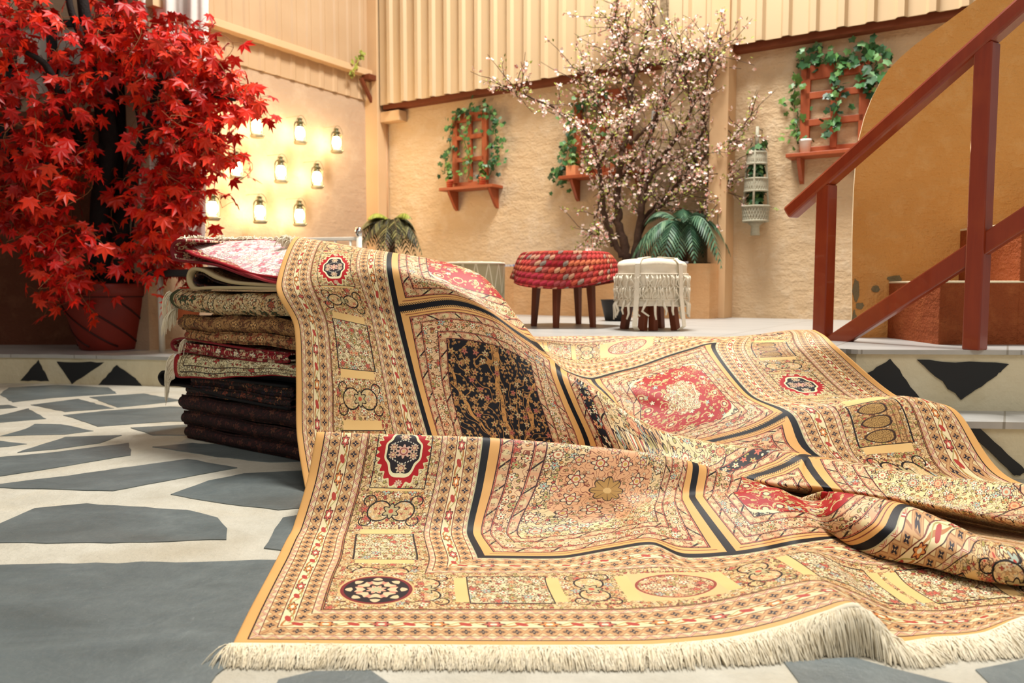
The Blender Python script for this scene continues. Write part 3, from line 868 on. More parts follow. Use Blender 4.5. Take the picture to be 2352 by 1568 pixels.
# R3 navy row line A; foot of the second roll on the right
ROWS.append({0: Fl(0, 1.965, G, .49), .5: Z_(1112, 1285, G, .51, .49), .66: Z_(1280, 1285, .007, .66, .49), .82: Z_(1400, 1266, .020, .82, .49), .96: Z_(1500, 1253, .034, .95, .49),
  1.06: Z_(1575, 1283, .010, 1.04, .49), 1.14: Z_(1690, 1277, .008, 1.14, .49), 1.22: Z_(1760, 1266, .015, 1.23, 0.49), 1.30: Z_(1840, 1250, .045, 1.34, 0.49),
  1.38: F_(1938, 2.1, .009, 1.44, 0.49), 1.48: F_(2012, 2, .009, 1.49, 0.45), 1.6: F_(2132, 1.91, .009, 1.585, 0.37), 1.78: F_(2292, 1.81, .009, 1.73, 0.25),
  2.1: (1.45, 1.66, .01, 2.08, .09), 2.42: (1.8, 1.64, .01, 2.42, .07), 2.92: (2.32, 1.64, .01, 2.92, .05)})
# R4 foot of the front hump; crest of the small wrinkle; lower face of the second roll
ROWS.append({0: Fl(0, 2.16, G, .68), .5: Fl(.5, 2.16, G, .68), .66: Fl(.66, 2.15, .008, .68), .82: Z_(1400, 1200, .02, .82, .68), .96: P_(1475, 1180, 2.16, .955, .70),
  1.06: P_(1545, 1164, 2.2, 1.06, .70), 1.14: P_(1598, 1154, 2.22, 1.14, 0.74), 1.22: P_(1690, 1138, 2.22, 1.28, 0.75), 1.30: P_(1790, 1126, 2.22, 1.4, 0.75),
  1.38: P_(1935, 1242, 2.04, 1.46, 0.53), 1.48: P_(2025, 1280, 1.93, 1.51, 0.47), 1.6: P_(2140, 1303, 1.84, 1.61, 0.395), 1.78: P_(2300, 1340, 1.74, 1.755, 0.285),
  2.1: (1.46, 1.63, .04, 2.09, .14), 2.42: (1.81, 1.61, .04, 2.42, .12), 2.92: (2.32, 1.62, .04, 2.92, .1)})
# R5 face
ROWS.append({0: P_(704, 1105, 2.29, 0, .85), .5: P_(1097, 1112, 2.29, .5, .855), .66: P_(1250, 1118, 2.29, .66, .855), .82: P_(1395, 1124, 2.29, .82, .855), .96: P_(1490, 1135, 2.28, .96, .84),
  1.06: P_(1545, 1130, 2.29, 1.06, .82), 1.14: P_(1590, 1130, 2.3, 1.14, 0.84), 1.22: P_(1700, 1130, 2.3, 1.29, 0.85), 1.30: P_(1820, 1140, 2.27, 1.43, 0.83),
  1.38: P_(1925, 1182, 2.06, 1.49, 0.62), 1.48: P_(2040, 1215, 1.93, 1.545, 0.505), 1.6: P_(2152, 1248, 1.84, 1.645, 0.43), 1.78: P_(2308, 1290, 1.74, 1.79, 0.33),
  2.1: (1.46, 1.62, .08, 2.1, .2), 2.42: (1.81, 1.60, .08, 2.42, .17), 2.92: (2.32, 1.61, .08, 2.92, .15)})
# R6 ridge of the hump / roll
ROWS.append({0: P_(726, 992, 2.39, 0, 1.01), .5: P_(1112, 1005, 2.39, .5, 1.015), .66: P_(1275, 1016, 2.39, .66, 1.01), .82: P_(1410, 1029, 2.385, .82, 1.0), .96: P_(1500, 1040, 2.38, .96, .99),
  1.06: P_(1560, 1053, 2.38, 1.06, .98), 1.14: P_(1592, 1060, 2.38, 1.14, .96), 1.22: P_(1715, 1098, 2.37, 1.3, 0.96), 1.30: P_(1862, 1149, 2.3, 1.46, 0.88),
  1.38: P_(1908, 1128, 2.17, 1.52, 0.74), 1.48: P_(2062, 1152, 2.03, 1.59, 0.535), 1.6: P_(2170, 1193, 1.915, 1.695, 0.475), 1.78: P_(2320, 1250, 1.8, 1.84, 0.375),
  2.1: (1.46, 1.65, .115, 2.1, .25), 2.42: (1.81, 1.63, .115, 2.42, .22), 2.92: (2.32, 1.64, .115, 2.92, .2)})
# R7 back of the ridge, R8 valley (both hidden behind the hump, sliding left towards the long roll)
ROWS.append({0: (-.635, 2.47, .17, 0, 1.10), .5: (-.13, 2.47, .165, .5, 1.10), .82: P_(1300, 1085, 2.46, .82, 1.09), 1.06: P_(1455, 1105, 2.46, 1.08, 1.06), 1.14: P_(1515, 1115, 2.46, 1.18, 1.05),
  1.22: P_(1620, 1130, 2.44, 1.28, 1.04), 1.30: P_(1742, 1150, 2.38, 1.42, 1.0), 1.38: P_(1812, 1160, 2.31, 1.5, .95), 1.48: P_(1930, 1185, 2.2, 1.6, .9), 1.6: P_(2040, 1205, 2.10, 1.70, .9), 1.78: P_(2212, 1240, 1.97, 1.86, .85),
  2.1: (1.40, 1.77, .06, 2.14, .6), 2.42: (1.82, 1.74, .06, 2.45, .5), 2.92: (2.34, 1.72, .06, 2.92, .5)})
ROWS.append({0: P_(706, 1140, 2.575, 0, 1.20), .5: (-.22, 2.60, .008, .5, 1.22), .82: Z_(1185, 1120, .01, .84, 1.25), 1.06: P_(1348, 1125, 2.62, 1.13, 1.25), 1.14: P_(1432, 1130, 2.58, 1.24, 1.25),
  1.22: Z_(1523, 1140, .01, 1.36, 1.3), 1.30: Z_(1622, 1136, .01, 1.48, 1.4), 1.38: Z_(1714, 1134, .01, 1.57, 1.6), 1.48: Z_(1803, 1140, .01, 1.67, 1.7), 1.6: Z_(1900, 1150, .01, 1.77, 1.8), 1.78: Z_(2104, 1176, .01, 1.97, 2.0),
  2.1: Z_(2356, 1226, .01, 2.22, 2.2), 2.42: (1.76, 1.98, .012, 2.5, 2.2), 2.92: (2.3, 1.92, .012, 2.92, 2.2)})
# R9 lower visible part of the high sheet; underside of the long roll
ROWS.append({0: P_(681, 1000, 2.75, 0, 1.40), .16: P_(770, 1005, 2.75, .16, 1.40), .5: P_(986, 1005, 2.73, .5, 1.40), .82: P_(1180, 1012, 2.69, .84, 1.39), 1.06: P_(1345, 1022, 2.63, 1.13, 1.39),
  1.14: P_(1430, 1045, 2.55, 1.28, 1.48), 1.22: P_(1520, 1068, 2.48, 1.4, 1.58), 1.30: P_(1620, 1088, 2.42, 1.49, 1.74), 1.38: P_(1712, 1105, 2.38, 1.59, 1.88), 1.48: P_(1800, 1118, 2.33, 1.68, 1.97), 1.6: P_(1897, 1124, 2.30, 1.775, 2.065),
  1.78: P_(2102, 1158, 2.19, 1.98, 2.27), 2.1: P_(2352, 1207, 2.04, 2.23, 2.52), 2.42: (1.75, 1.9, .03, 2.5, 2.5), 2.92: (2.3, 1.86, .03, 2.92, 2.5)})
# R10
ROWS.append({0: P_(679, 870, 2.87, 0, 1.56), .16: P_(765, 875, 2.86, .16, 1.57), .5: P_(948, 870, 2.86, .5, 1.60), .82: P_(1150, 890, 2.79, .83, 1.60), 1.06: P_(1305, 925, 2.71, 1.13, 1.58),
  1.14: P_(1390, 965, 2.63, 1.27, 1.53), 1.22: P_(1500, 1025, 2.54, 1.4, 1.59), 1.30: P_(1612, 1055, 2.48, 1.51, 1.715), 1.38: P_(1750, 1078, 2.42, 1.648, 1.877), 1.48: P_(1830, 1088, 2.38, 1.728, 1.957), 1.6: P_(1880, 1100, 2.35, 1.78, 2.03),
  1.78: P_(2105, 1136, 2.215, 2.005, 2.235), 2.1: P_(2352, 1178, 2.06, 2.25, 2.48), 2.42: (1.77, 1.98, .08, 2.5, 2.52), 2.92: (2.3, 1.93, .08, 2.92, 2.52)})
# R11 navy row line C on the left
ROWS.append({0: P_(674, 745, 2.97, 0, 1.74), .16: P_(752, 740, 2.98, .16, 1.78), .5: P_(909, 716, 3.0, .5, 1.89), .66: P_(1035, 694, 2.97, .66, 1.90), .82: P_(1140, 745, 2.90, .84, 1.85), .96: P_(1215, 815, 2.84, 1.0, 1.80), 1.06: P_(1282, 868, 2.77, 1.13, 1.74),
  1.14: P_(1370, 920, 2.68, 1.265, 1.6), 1.22: P_(1490, 994, 2.58, 1.41, 1.6), 1.30: P_(1610, 1026, 2.53, 1.53, 1.69), 1.38: P_(1780, 1060, 2.47, 1.7, 1.865), 1.48: P_(1840, 1062, 2.44, 1.76, 1.925), 1.6: P_(1872, 1072, 2.42, 1.795, 1.96),
  1.78: P_(2110, 1112, 2.30, 2.03, 2.195), 2.1: P_(2352, 1145, 2.14, 2.275, 2.44), 2.42: (1.79, 2.05, .11, 2.5, 2.54), 2.92: (2.3, 2.0, .11, 2.92, 2.54)})
# R12 near edge of the crest
ROWS.append({0: P_(633, 655, 3.04, 0, 1.96), .16: P_(715, 632, 3.06, .16, 2.02), .38: P_(820, 612, 3.07, .38, 2.06), .5: P_(890, 608, 3.07, .5, 2.07), .66: P_(1000, 636, 3.04, .66, 2.06), .82: P_(1110, 690, 2.97, .83, 2.0), .96: P_(1204, 768, 2.90, .99, 1.92), 1.06: P_(1279, 845, 2.81, 1.135, 1.83),
  1.14: P_(1362, 898, 2.71, 1.27, 1.66), 1.22: P_(1490, 980, 2.61, 1.42, 1.61), 1.30: P_(1610, 1014, 2.56, 1.545, 1.675), 1.38: P_(1790, 1038, 2.51, 1.72, 1.845), 1.48: P_(1843, 1046, 2.48, 1.78, 1.898), 1.6: P_(1900, 1056, 2.45, 1.835, 1.952),
  1.78: P_(2110, 1092, 2.35, 2.05, 2.165), 2.1: P_(2352, 1115, 2.20, 2.3, 2.41), 2.42: (1.82, 2.12, .115, 2.52, 2.56), 2.92: (2.32, 2.06, .115, 2.92, 2.56)})
# R13 far edge of the crest
ROWS.append({0: P_(686, 547, 3.44, 0, 2.42), .16: P_(752, 559, 3.44, .16, 2.42), .38: P_(845, 580, 3.42, .38, 2.42), .5: P_(905, 592, 3.40, .5, 2.42), .66: P_(1000, 604, 3.32, .67, 2.36), .82: P_(1108, 640, 3.16, .85, 2.22), .96: P_(1192, 735, 3.02, 1.0, 2.04), 1.06: P_(1278, 838, 2.88, 1.15, 1.93),
  1.14: P_(1365, 896, 2.77, 1.285, 1.72), 1.22: P_(1495, 980, 2.67, 1.43, 1.62), 1.30: P_(1615, 1014, 2.62, 1.555, 1.67), 1.38: P_(1795, 1038, 2.56, 1.735, 1.835), 1.48: P_(1850, 1046, 2.53, 1.79, 1.888), 1.6: P_(1910, 1056, 2.50, 1.85, 1.94),
  1.78: P_(2115, 1092, 2.41, 2.07, 2.14), 2.1: P_(2356, 1115, 2.27, 2.33, 2.38), 2.42: (1.86, 2.2, .09, 2.55, 2.6), 2.92: (2.36, 2.14, .09, 2.92, 2.6)})
# R15.. the far sheet, seen beyond the crest
HID = [(3.98, .40, 2.85), (4.12, .06, 3.05), (4.2, .24, 3.2), (4.28, .33, 3.3), (4.4, .47, 3.42), (4.55, .465, 3.58), (4.7, .462, 3.78)]
FAR = []
FAR.append({1.06: P_(1292, 855, 3.0, 1.45, 2.98), 1.14: P_(1345, 897, 2.95, 1.6, 2.95), 1.22: P_(1412, 925, 2.9, 1.78, 2.96), 1.30: P_(1490, 990, 2.8, 1.93, 2.80), 1.38: P_(1590, 1008, 2.76, 2.1, 2.65), 1.48: P_(1710, 1024, 2.71, 2.27, 2.51), 1.6: P_(1884, 1050, 2.66, 2.42, 2.35),
  1.78: P_(2000, 1066, 2.63, 2.57, 2.29), 2.1: P_(2120, 1080, 2.62, 2.71, 2.27), 2.42: P_(2222, 1092, 2.60, 2.82, 2.26), 2.92: P_(2326, 1100, 2.59, 2.92, 2.25)})
FAR.append({1.06: P_(1272, 837, 3.14, 1.45, 3.18), 1.14: P_(1322, 872, 3.05, 1.6, 3.14), 1.22: P_(1388, 900, 2.97, 1.78, 3.09), 1.30: P_(1490, 935, 2.9, 1.95, 2.97), 1.38: P_(1590, 948, 2.85, 2.1, 2.84), 1.48: P_(1700, 957, 2.82, 2.27, 2.71), 1.6: P_(1815, 950, 2.80, 2.42, 2.59),
  1.78: P_(1930, 934, 2.79, 2.56, 2.55), 2.1: P_(2030, 922, 2.79, 2.69, 2.53), 2.42: P_(2108, 917, 2.79, 2.8, 2.52), 2.92: P_(2196, 940, 2.78, 2.92, 2.47)})
FAR.append({1.06: P_(1256, 817, 3.3, 1.45, 3.34), 1.14: P_(1302, 852, 3.15, 1.61, 3.28), 1.22: P_(1362, 873, 3.05, 1.78, 3.26), 1.30: P_(1460, 883, 3.0, 1.95, 3.12), 1.38: P_(1560, 892, 2.97, 2.1, 3.0), 1.48: P_(1650, 898, 2.95, 2.27, 2.88), 1.6: P_(1722, 905, 2.95, 2.42, 2.78),
  1.78: P_(1810, 911, 2.93, 2.56, 2.72), 2.1: P_(1900, 911, 2.92, 2.69, 2.70), 2.42: P_(1980, 912, 2.90, 2.8, 2.68), 2.92: P_(2062, 909, 2.88, 2.92, 2.64)})
FAR.append({1.06: P_(1246, 797, 3.45, 1.45, 3.5), 1.14: P_(1292, 813, 3.4, 1.62, 3.48), 1.22: P_(1352, 822, 3.36, 1.79, 3.46), 1.30: P_(1440, 826, 3.32, 1.96, 3.38), 1.38: P_(1530, 813, 3.29, 2.16, 3.30), 1.48: P_(1595, 800, 3.25, 2.33, 3.27), 1.6: P_(1642, 802, 3.2, 2.42, 3.20),
  1.78: P_(1722, 808, 3.15, 2.56, 3.18), 2.1: P_(1792, 806, 3.1, 2.69, 3.18), 2.42: P_(1860, 802, 3.06, 2.8, 3.18), 2.92: P_(1935, 806, 3.0, 2.92, 3.15)})
FAR.append({1.06: F_(1241, 3.49, .466, 1.45, 3.66), 1.14: F_(1290, 3.485, .468, 1.62, 3.68), 1.22: F_(1350, 3.475, .468, 1.79, 3.68), 1.30: F_(1440, 3.46, .469, 1.96, 3.62), 1.38: F_(1530, 3.45, .470, 2.16, 3.52), 1.48: F_(1612, 3.44, .472, 2.34, 3.42), 1.6: F_(1672, 3.41, .472, 2.44, 3.40),
  1.78: P_(1735, 771, 3.32, 2.57, 3.44), 2.1: P_(1786, 768, 3.24, 2.70, 3.46), 2.42: P_(1838, 764, 3.18, 2.8, 3.48), 2.92: P_(1898, 772, 3.09, 2.92, 3.46)})
FAR.append({1.06: F_(1241, 3.58, .466, 1.45, 3.78), 1.14: F_(1290, 3.60, .466, 1.62, 3.78), 1.22: F_(1350, 3.60, .466, 1.79, 3.78), 1.30: F_(1440, 3.58, .466, 1.96, 3.78), 1.38: F_(1530, 3.58, .466, 2.16, 3.78), 1.48: F_(1612, 3.57, .466, 2.34, 3.78), 1.6: F_(1680, 3.54, .468, 2.44, 3.78),
  1.78: P_(1732, 769, 3.46, 2.57, 3.78), 2.1: P_(1775, 762, 3.40, 2.70, 3.78), 2.42: P_(1822, 757, 3.34, 2.8, 3.78), 2.92: P_(1872, 757, 3.24, 2.92, 3.78)})
# R14 hidden valley between the crest and the far sheet
v = {}
for s in (1.06, 1.14, 1.22, 1.30, 1.38, 1.48, 1.6, 1.78, 2.1, 2.42, 2.92):
    a = ROWS[-1][s]; b = FAR[0][s]
    z = max(min(a[2], b[2]) - .07, .012)
    v[s] = ((a[0] + b[0]) / 2, (a[1] * .5 + b[1] * .5), z, (a[3] + b[3]) / 2, (a[4] * .4 + b[4] * .6))
HX = {0: -.97, .16: -.8, .38: -.58, .5: -.46, .66: -.30}
for k, row in enumerate([v] + FAR):
    Y, z, t = HID[k]
    for s, x in HX.items(): row[s] = (x, Y, z, s * (1 + .05 * k), t)
    a = row[1.06]
    row[.96] = (a[0] - .09, a[1] + .01, a[2], a[3] - .1, a[4])
    row[.82] = (a[0] - .24, a[1] + .05, max(a[2] - .05, .05), a[3] - .3, a[4])
    ROWS.append(row)

def dense_row(row):
    ks = sorted(row)
    out = []
    for s in SC:
        if s in row: out.append(row[s]); continue
        lo = max(k for k in ks if k < s); hi = min(k for k in ks if k > s)
        f = (s - lo) / (hi - lo)
        out.append(tuple(a * (1 - f) + b * f for a, b in zip(row[lo], row[hi])))
    return out
CTRL = np.array([dense_row(r) for r in ROWS])            # rows x columns x 5
def cat(A, n, axis):                                     # Catmull-Rom refinement along an axis
    A = np.moveaxis(A, axis, 0)
    E = np.concatenate([[2 * A[0] - A[1]], A, [2 * A[-1] - A[-2]]])
    out = []
    for i in range(len(A) - 1):
        p0, p1, p2, p3 = E[i], E[i + 1], E[i + 2], E[i + 3]
        for k in range(n):
            t = k / n
            # centripetal-like tension keeps the cloth from overshooting
            m1 = (p2 - p0) * .42; m2 = (p3 - p1) * .42
            h00 = 2 * t ** 3 - 3 * t ** 2 + 1; h10 = t ** 3 - 2 * t ** 2 + t; h01 = -2 * t ** 3 + 3 * t ** 2; h11 = t ** 3 - t ** 2
            out.append(h00 * p1 + h10 * m1 + h01 * p2 + h11 * m2)
    out.append(A[-1])
    return np.moveaxis(np.array(out), 0, axis)
NB, NA = 9, 10
SURF = cat(cat(CTRL, NB, 0), NA, 1)
nr, nc = SURF.shape[:2]
mb = MB()
XYZ = SURF[:, :, :3].copy()
XYZ[:, :, 2] = np.maximum(XYZ[:, :, 2], .008)
verts = XYZ.reshape(-1, 3)
mb.v = [tuple(q) for q in verts.tolist()]
mb.p = [(a, b, 0) for a, b in SURF[:, :, 3:].reshape(-1, 2).tolist()]
mb.f = [(i * nc + j, i * nc + j + 1, (i + 1) * nc + j + 1, (i + 1) * nc + j) for i in range(nr - 1) for j in range(nc - 1)]
mb.m = [0] * len(mb.f)
carpet = thing('persian_carpet', 'large cream compartment carpet draped from the rug stack across the floor', 'carpet', (0.3, 2.0, 0))
pile = mb.build('pile', M_carpet, carpet, smooth=True, pattern=True, solid=0.005, subsurf=1)
# fringe along the front edge
rnd = random.Random(5)
fb = MB()
E0 = XYZ[0]
seg = np.linalg.norm(np.diff(E0, axis=0), axis=1); cum = np.concatenate([[0], np.cumsum(seg)])
total = cum[-1]
n_str = 6500
for i in range(n_str):
    a = (i + rnd.random()) / n_str * min(total, 2.1)
    j = min(int(np.searchsorted(cum, a)) - 1, len(seg) - 1); j = max(j, 0)
    f = (a - cum[j]) / max(seg[j], 1e-6)
    p = Vector(E0[j] * (1 - f) + E0[j + 1] * f)
    L = .062 + rnd.random() * .028
    sl = rnd.gauss(0, .26) + .25 * math.sin(a * 21) + .18 * math.sin(a * 47 + 1)
    dirv = Vector((sl, -1, 0)).normalized()
    base = p + Vector((0, .004, .001)); pts = []
    hgt = base.z
    for k in range(5):
        u = k / 4
        q = base + dirv * (L * u * (1 - .25 * min(hgt / .08, 1) * u))
        drop = hgt + (.008 + .007 * rnd.random()) * math.sin(PI * u) - (hgt - .003) * min(1, u * 1.1) ** 1.5
        q.z = max(.003, drop) if k else hgt
        pts.append(q)
    r0 = .0011 + rnd.random() * .0007
    fb.tube(pts, [r0, r0, r0 * .95, r0 * .85, r0 * .5], 3, cap=False)
fb.build('fringe', M_fringe, carpet, smooth=True)
# woven band where the fringe starts
hb = MB()
pts = [Vector(q) + Vector((0, -.003, .002)) for q in E0[::2]]
vs = []; fs = []
for q in pts: vs += [q + Vector((0, .006, .003)), q + Vector((0, -.007, .001)), q + Vector((0, -.007, -.002))]
for i in range(len(pts) - 1):
    for k in (0, 1): fs.append((i * 3 + k, i * 3 + k + 1, i * 3 + k + 4, i * 3 + k + 3))
hb.add(vs, fs); hb.build('fringe_heading', M_fringe, carpet, smooth=True)
# ------------------------------------------------------------ stair railing
LP = Vector((1.43, 3.60, 0)); NP = Vector((1.80, 3.04, 0)); RD_ = NP - LP
def RU(u, z): p = LP + RD_ * u; return Vector((p.x, p.y, z))
def zh(u): return 1.172 + .458 * u
rail = thing('stair_railing', 'reddish brown wooden stair railing climbing to the right beside the steps', 'railing', RU(0, ZP))
def rprism(name, a, b, w, h, bev=.006):
    m = MB(); m.bar(a, b, w, h); return m.build(name, M_railwood, rail, bevel=bev)
rprism('handrail', RU(-.29, zh(-.29)), RU(1.75, zh(1.75)), .075, .062, .012)
rprism('lower_rail', RU(.08, .435), RU(1.75, 1.17), .045, .075)
for u, zb in ((0.0, ZP), (1.0, ZP)):
    m = MB(); p = RU(u, 0); ax = RD_.normalized(); M_ = Matrix((ax, Vector((-ax.y, ax.x, 0)), Z3)).transposed()
    m.box((p.x, p.y, (zb + zh(u)) / 2 - .01), (.066, .066, zh(u) - zb - .02), M_); m.build('post', M_railwood, rail, bevel=.005)
# ------------------------------------------------------------ the stack of folded rugs
A0 = Vector((-1.52, 3.57, 0)); E1 = Vector((.80, -.60, 0)); E2 = Vector((.60, .80, 0))
def rug_color(field, accent, motifs, border, lines, outline='#23120e', edge=None, edge_w=.03, bw_=.16, sc=1.0, bigs=True):
    """a dense floral rug: P.x along the visible edge, P.y across the cloth from its border"""
    def f():
        P3 = attr('pattern'); s, t, zq = sep(P3); P = comb(s, t, 0.0)
        r1, R1, g1, b1, a1 = stamp(P, 17.0 * sc, 5.0, .7, .32, .1)
        r2, R2, g2, b2, a2 = stamp(P, 34.0 * sc, 4.0, .9, .27, .12)
        n1 = noise(P, 13.0 * sc, 1.0, dim='2D')
        v = ab(fr(n1 * 7.0) - .5) < .09
        k = len(motifs)
        pal = ramp(g1, [(i / k, m_) for i, m_ in enumerate(motifs)], True)
        pal2 = ramp(g2, [(i / k, m_) for i, m_ in enumerate(motifs[::-1])], True)
        def d(base):
            c = cmix(v, base, accent)
            c = cmix(r2 < R2, c, pal2); c = cmix((r2 < R2) * (r2 > R2 - .1), c, outline)
            if bigs:
                c = cmix(r1 < R1, c, pal); c = cmix((r1 < R1) * (r1 > R1 - .08), c, outline); c = cmix(r1 < .1, c, accent)
            return c
        q = mn(s, t) * inv(zq > 0.0) + zq             # distance from the end and from the long edge
        c = d(field)
        c = cmix(q < bw_, c, d(border))
        for l in lines:
            c = cmix(near(q, l, .0028), c, outline)
        if edge: c = cmix(q < edge_w, c, edge)
        h = noise(P, 600.0, 1, dim='2D')
        return (c, h, .12, .002)
    return f
M_r_red = material('rug_red_cream', rug_color('#f0e6d6', '#d99aa2', ['#e0a0a8', '#eadccb', '#cf6472', '#e0d2b8', '#c9ccc0'], '#ecdfd0', [.055, .10, .16], '#a8888a', '#b3121f', .026), rough=.7, sheen=.2)
M_r_redback = material('rug_red_pile', rug_color('#7c1018', '#c9a877', ['#d9c19a', '#a3202a', '#d2a878', '#e3d4b4'], '#8c1420', [.06], '#3a0a0e', '#a00f1c', .018), rough=.7)
M_r_beige = material('rug_beige', rug_color('#a98a62', '#6b4428', ['#c9a877', '#8a5a36', '#b08a5a', '#5d3a24'], '#97744c', [.05, .12], '#3a2418', '#b9a47c', .03), rough=.75)
M_r_green = material('rug_green', rug_color('#d0b384', '#8a4a2a', ['#e6d3a6', '#a8543a', '#c9a36a', '#35472a', '#dfc79a'], '#cdb183', [.045, .09, .13, .25, .29, .33], '#26241a', '#3b4626', .032), rough=.7)
M_r_brown = material('rug_brown', rug_color('#a67a4a', '#5d3620', ['#c99a60', '#7a4a2a', '#b8864f', '#8a5634'], '#99703f', [.05, .12], '#3c2416'), rough=.75)
M_r_tan = material('rug_tan', rug_color('#b08556', '#8a3a22', ['#d2aa74', '#9c4a2c', '#c49660', '#6b4a2a'], '#a87c4c', [.05, .09], '#40281a'), rough=.75)
M_r_redfl = material('rug_red_floral', rug_color('#8a0f1a', '#d9b890', ['#e8d9bc', '#d6b48c', '#a81a28', '#e3cfa8'], '#8a0f1a', [], '#3c0a10', '#7a0d18', .012), rough=.7)
M_r_cream = material('rug_cream_red_edge', rug_color('#dccd9c', '#8a6a44', ['#e3d8b0', '#b32a2a', '#cfc090', '#a8906a', '#c9bf98'], '#ddd0a4', [.055, .085, .15], '#3a2a20', '#a8101e', .032, .16, 1.0, True), rough=.7)
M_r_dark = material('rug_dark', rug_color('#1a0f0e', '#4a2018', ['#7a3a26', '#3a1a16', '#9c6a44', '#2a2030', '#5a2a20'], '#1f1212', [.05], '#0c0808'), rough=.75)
M_r_dark2 = material('rug_dark_red', rug_color('#2a1010', '#4a201a', ['#4f2a20', '#301414', '#5c3626', '#241010'], '#2c1212', [.05], '#120808'), rough=.8)
M_r_black = material('rug_underside_black', None, '#0f0e10', rough=.9)
def SW(a, b, z): p = A0 + E1 * a + E2 * b; return Vector((p.x, p.y, z))
srnd = random.Random(21)
def sheet(name, path, a0, a1, mat, th, parent, axis, wob=.006, zfun=None, b0=0, b1=.62, flip=False, pshift=0.0, n=26):
    """cloth following `path` in (across, z) [axis 'b'] or (along, z) [axis 'a'], extruded along the other axis"""
    # smooth the path
    pts = np.array(path, float)
    P = cat(pts, 6, 0)
    arc = np.concatenate([[0], np.cumsum(np.linalg.norm(np.diff(P, axis=0), axis=1))])
    m = MB(); vs = []; ps = []
    e0, e1 = (a0, a1) if axis == 'b' else (b0, b1)
    ph = srnd.random() * 9
    for i, (x, z) in enumerate(P):
        for k in range(n + 1):
            e = e0 + (e1 - e0) * k / n
            dz = wob * math.sin(e * 9 + ph + x * 4) + wob * .6 * math.sin(e * 23 + ph * 2)
            dx = wob * .9 * math.sin(e * 13 + ph * 3 + z * 30)
            a, b = (e, x + dx) if axis == 'b' else (x + dx * .5, e)
            zz = z + dz + (zfun(a, b, z) if zfun else 0)
            vs.append(SW(a, b, zz))
            ps.append((e - e0 + .0, arc[i] + pshift, 0) if axis == 'b' else (e - e0, arc[i] + pshift, 0))
    fs = []
    for i in range(len(P) - 1):
        for k in range(n):
            q = (i * (n + 1) + k, i * (n + 1) + k + 1, (i + 1) * (n + 1) + k + 1, (i + 1) * (n + 1) + k)
            fs.append(q if not flip else q[::-1])
    m.add(vs, fs, 0, ps)
    return m.build(name, mat, parent, smooth=True, pattern=True, solid=th)
def fringe(name, parent, pts_fn, n, L, mat=M_fringe, droop=1.0, spread=.25, r=.0016):
    m = MB()
    for i in range(n):
        p, d = pts_fn((i + srnd.random()) / n)
        d = (Vector(d) + Vector((srnd.gauss(0, spread), srnd.gauss(0, spread), srnd.gauss(0, spread * .5)))).normalized()
        LL = L * srnd.uniform(.7, 1.15); q = []
        for k in range(5):
            u = k / 4
            q.append(Vector(p) + d * LL * u * (1 - .35 * u * droop) - Vector((0, 0, droop * LL * .75 * u * u)))
        m.tube(q, [r, r, r, r * .9, r * .5], 4, cap=False)
    return m.build(name, mat, parent, smooth=True)
def rug(label, a=0, z=0, name='folded_rug'):
    return thing(name, label, 'rug', SW(a + .4, .3, z), 'folded rugs in the stack')
def ufold(z0, z1, depth=.62, gap=.004, bulge=.03, front=0.0, layers=1):
    """front edge fold: bottom sheet, rounded nose, top sheet"""
    r = (z1 - z0) / 2; zc = (z0 + z1) / 2; p = [(depth, z0 + .004), (depth * .5, z0 + .003), (front + r, z0 + .003)]
    for k in range(1, 6):
        an = -PI / 2 - PI * k / 6
        p.append((front + r + math.cos(an) * (r + bulge) , zc + math.sin(an) * (r - .003)))
    p += [(front + r, z1 - .003), (depth * .5, z1 - .003), (depth, z1 - .004)]
    return p
# dark rugs at the bottom
for k, (z0, z1, a0) in enumerate(((.0, .062, .03), (.064, .128, .0), (.130, .198, -.01))):
    lab = ['dark red folded rug lying on the floor at the bottom of the stack', 'second dark red folded rug from the floor in the stack', 'third dark red folded rug from the floor, under the black one'][k]
    t = rug(lab, a0, z0)
    sheet('pile', ufold(z0, z1, bulge=.006), a0, .86, M_r_dark2, .006, t, 'b', .003)
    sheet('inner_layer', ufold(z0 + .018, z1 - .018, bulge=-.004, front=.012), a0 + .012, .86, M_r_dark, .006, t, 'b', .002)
# black backed dark rug with a loop at its left end
t = rug('black backed dark floral rug whose fold bulges out at the left of the stack', 0, .2)
lp = [(.78, .302), (.3, .298), (.02, .300)] + [(-.11 + .085 * math.cos(an), .262 + .040 * math.sin(an)) for an in (1.9, 2.5, 3.1, 3.7, 4.3)] + [(.02, .232), (.4, .206), (.78, .203)]
sheet('pile', lp, 0, 1, M_r_black, .010, t, 'a', .003, None, .0, .60)
sheet('inner_layer', ufold(.208, .250, bulge=.0, front=.004), .03, .79, M_r_dark, .006, t, 'b', .003)
sheet('inner_layer', ufold(.255, .292, bulge=-.004, front=.012), .06, .79, M_r_dark, .006, t, 'b', .003)
# cream rug with a red edge hanging over the front
t = rug('cream rug with red edge and white fringe hanging over the stack front', 0, .3)
sheet('pile', [(.012, .275), (-.012, .278), (-.020, .310), (-.012, .362), (.01, .386), (.10, .390), (.35, .388), (.60, .386)], -.02, .86, M_r_cream, .005, t, 'b', .004, lambda a, b, z: (.386 - z) * .62 * max(a, 0) / .86)
sheet('backing', ufold(.308, .372, bulge=.0, front=.03), .0, .79, M_r_black, .006, t, 'b', .002)
def fpt(u):
    z = .275 + .115 * u; return SW(-.022, -.014, z), (-.75, -.25, -.25)
fringe('fringe', t, fpt, 90, .085, droop=1.5, spread=.16)
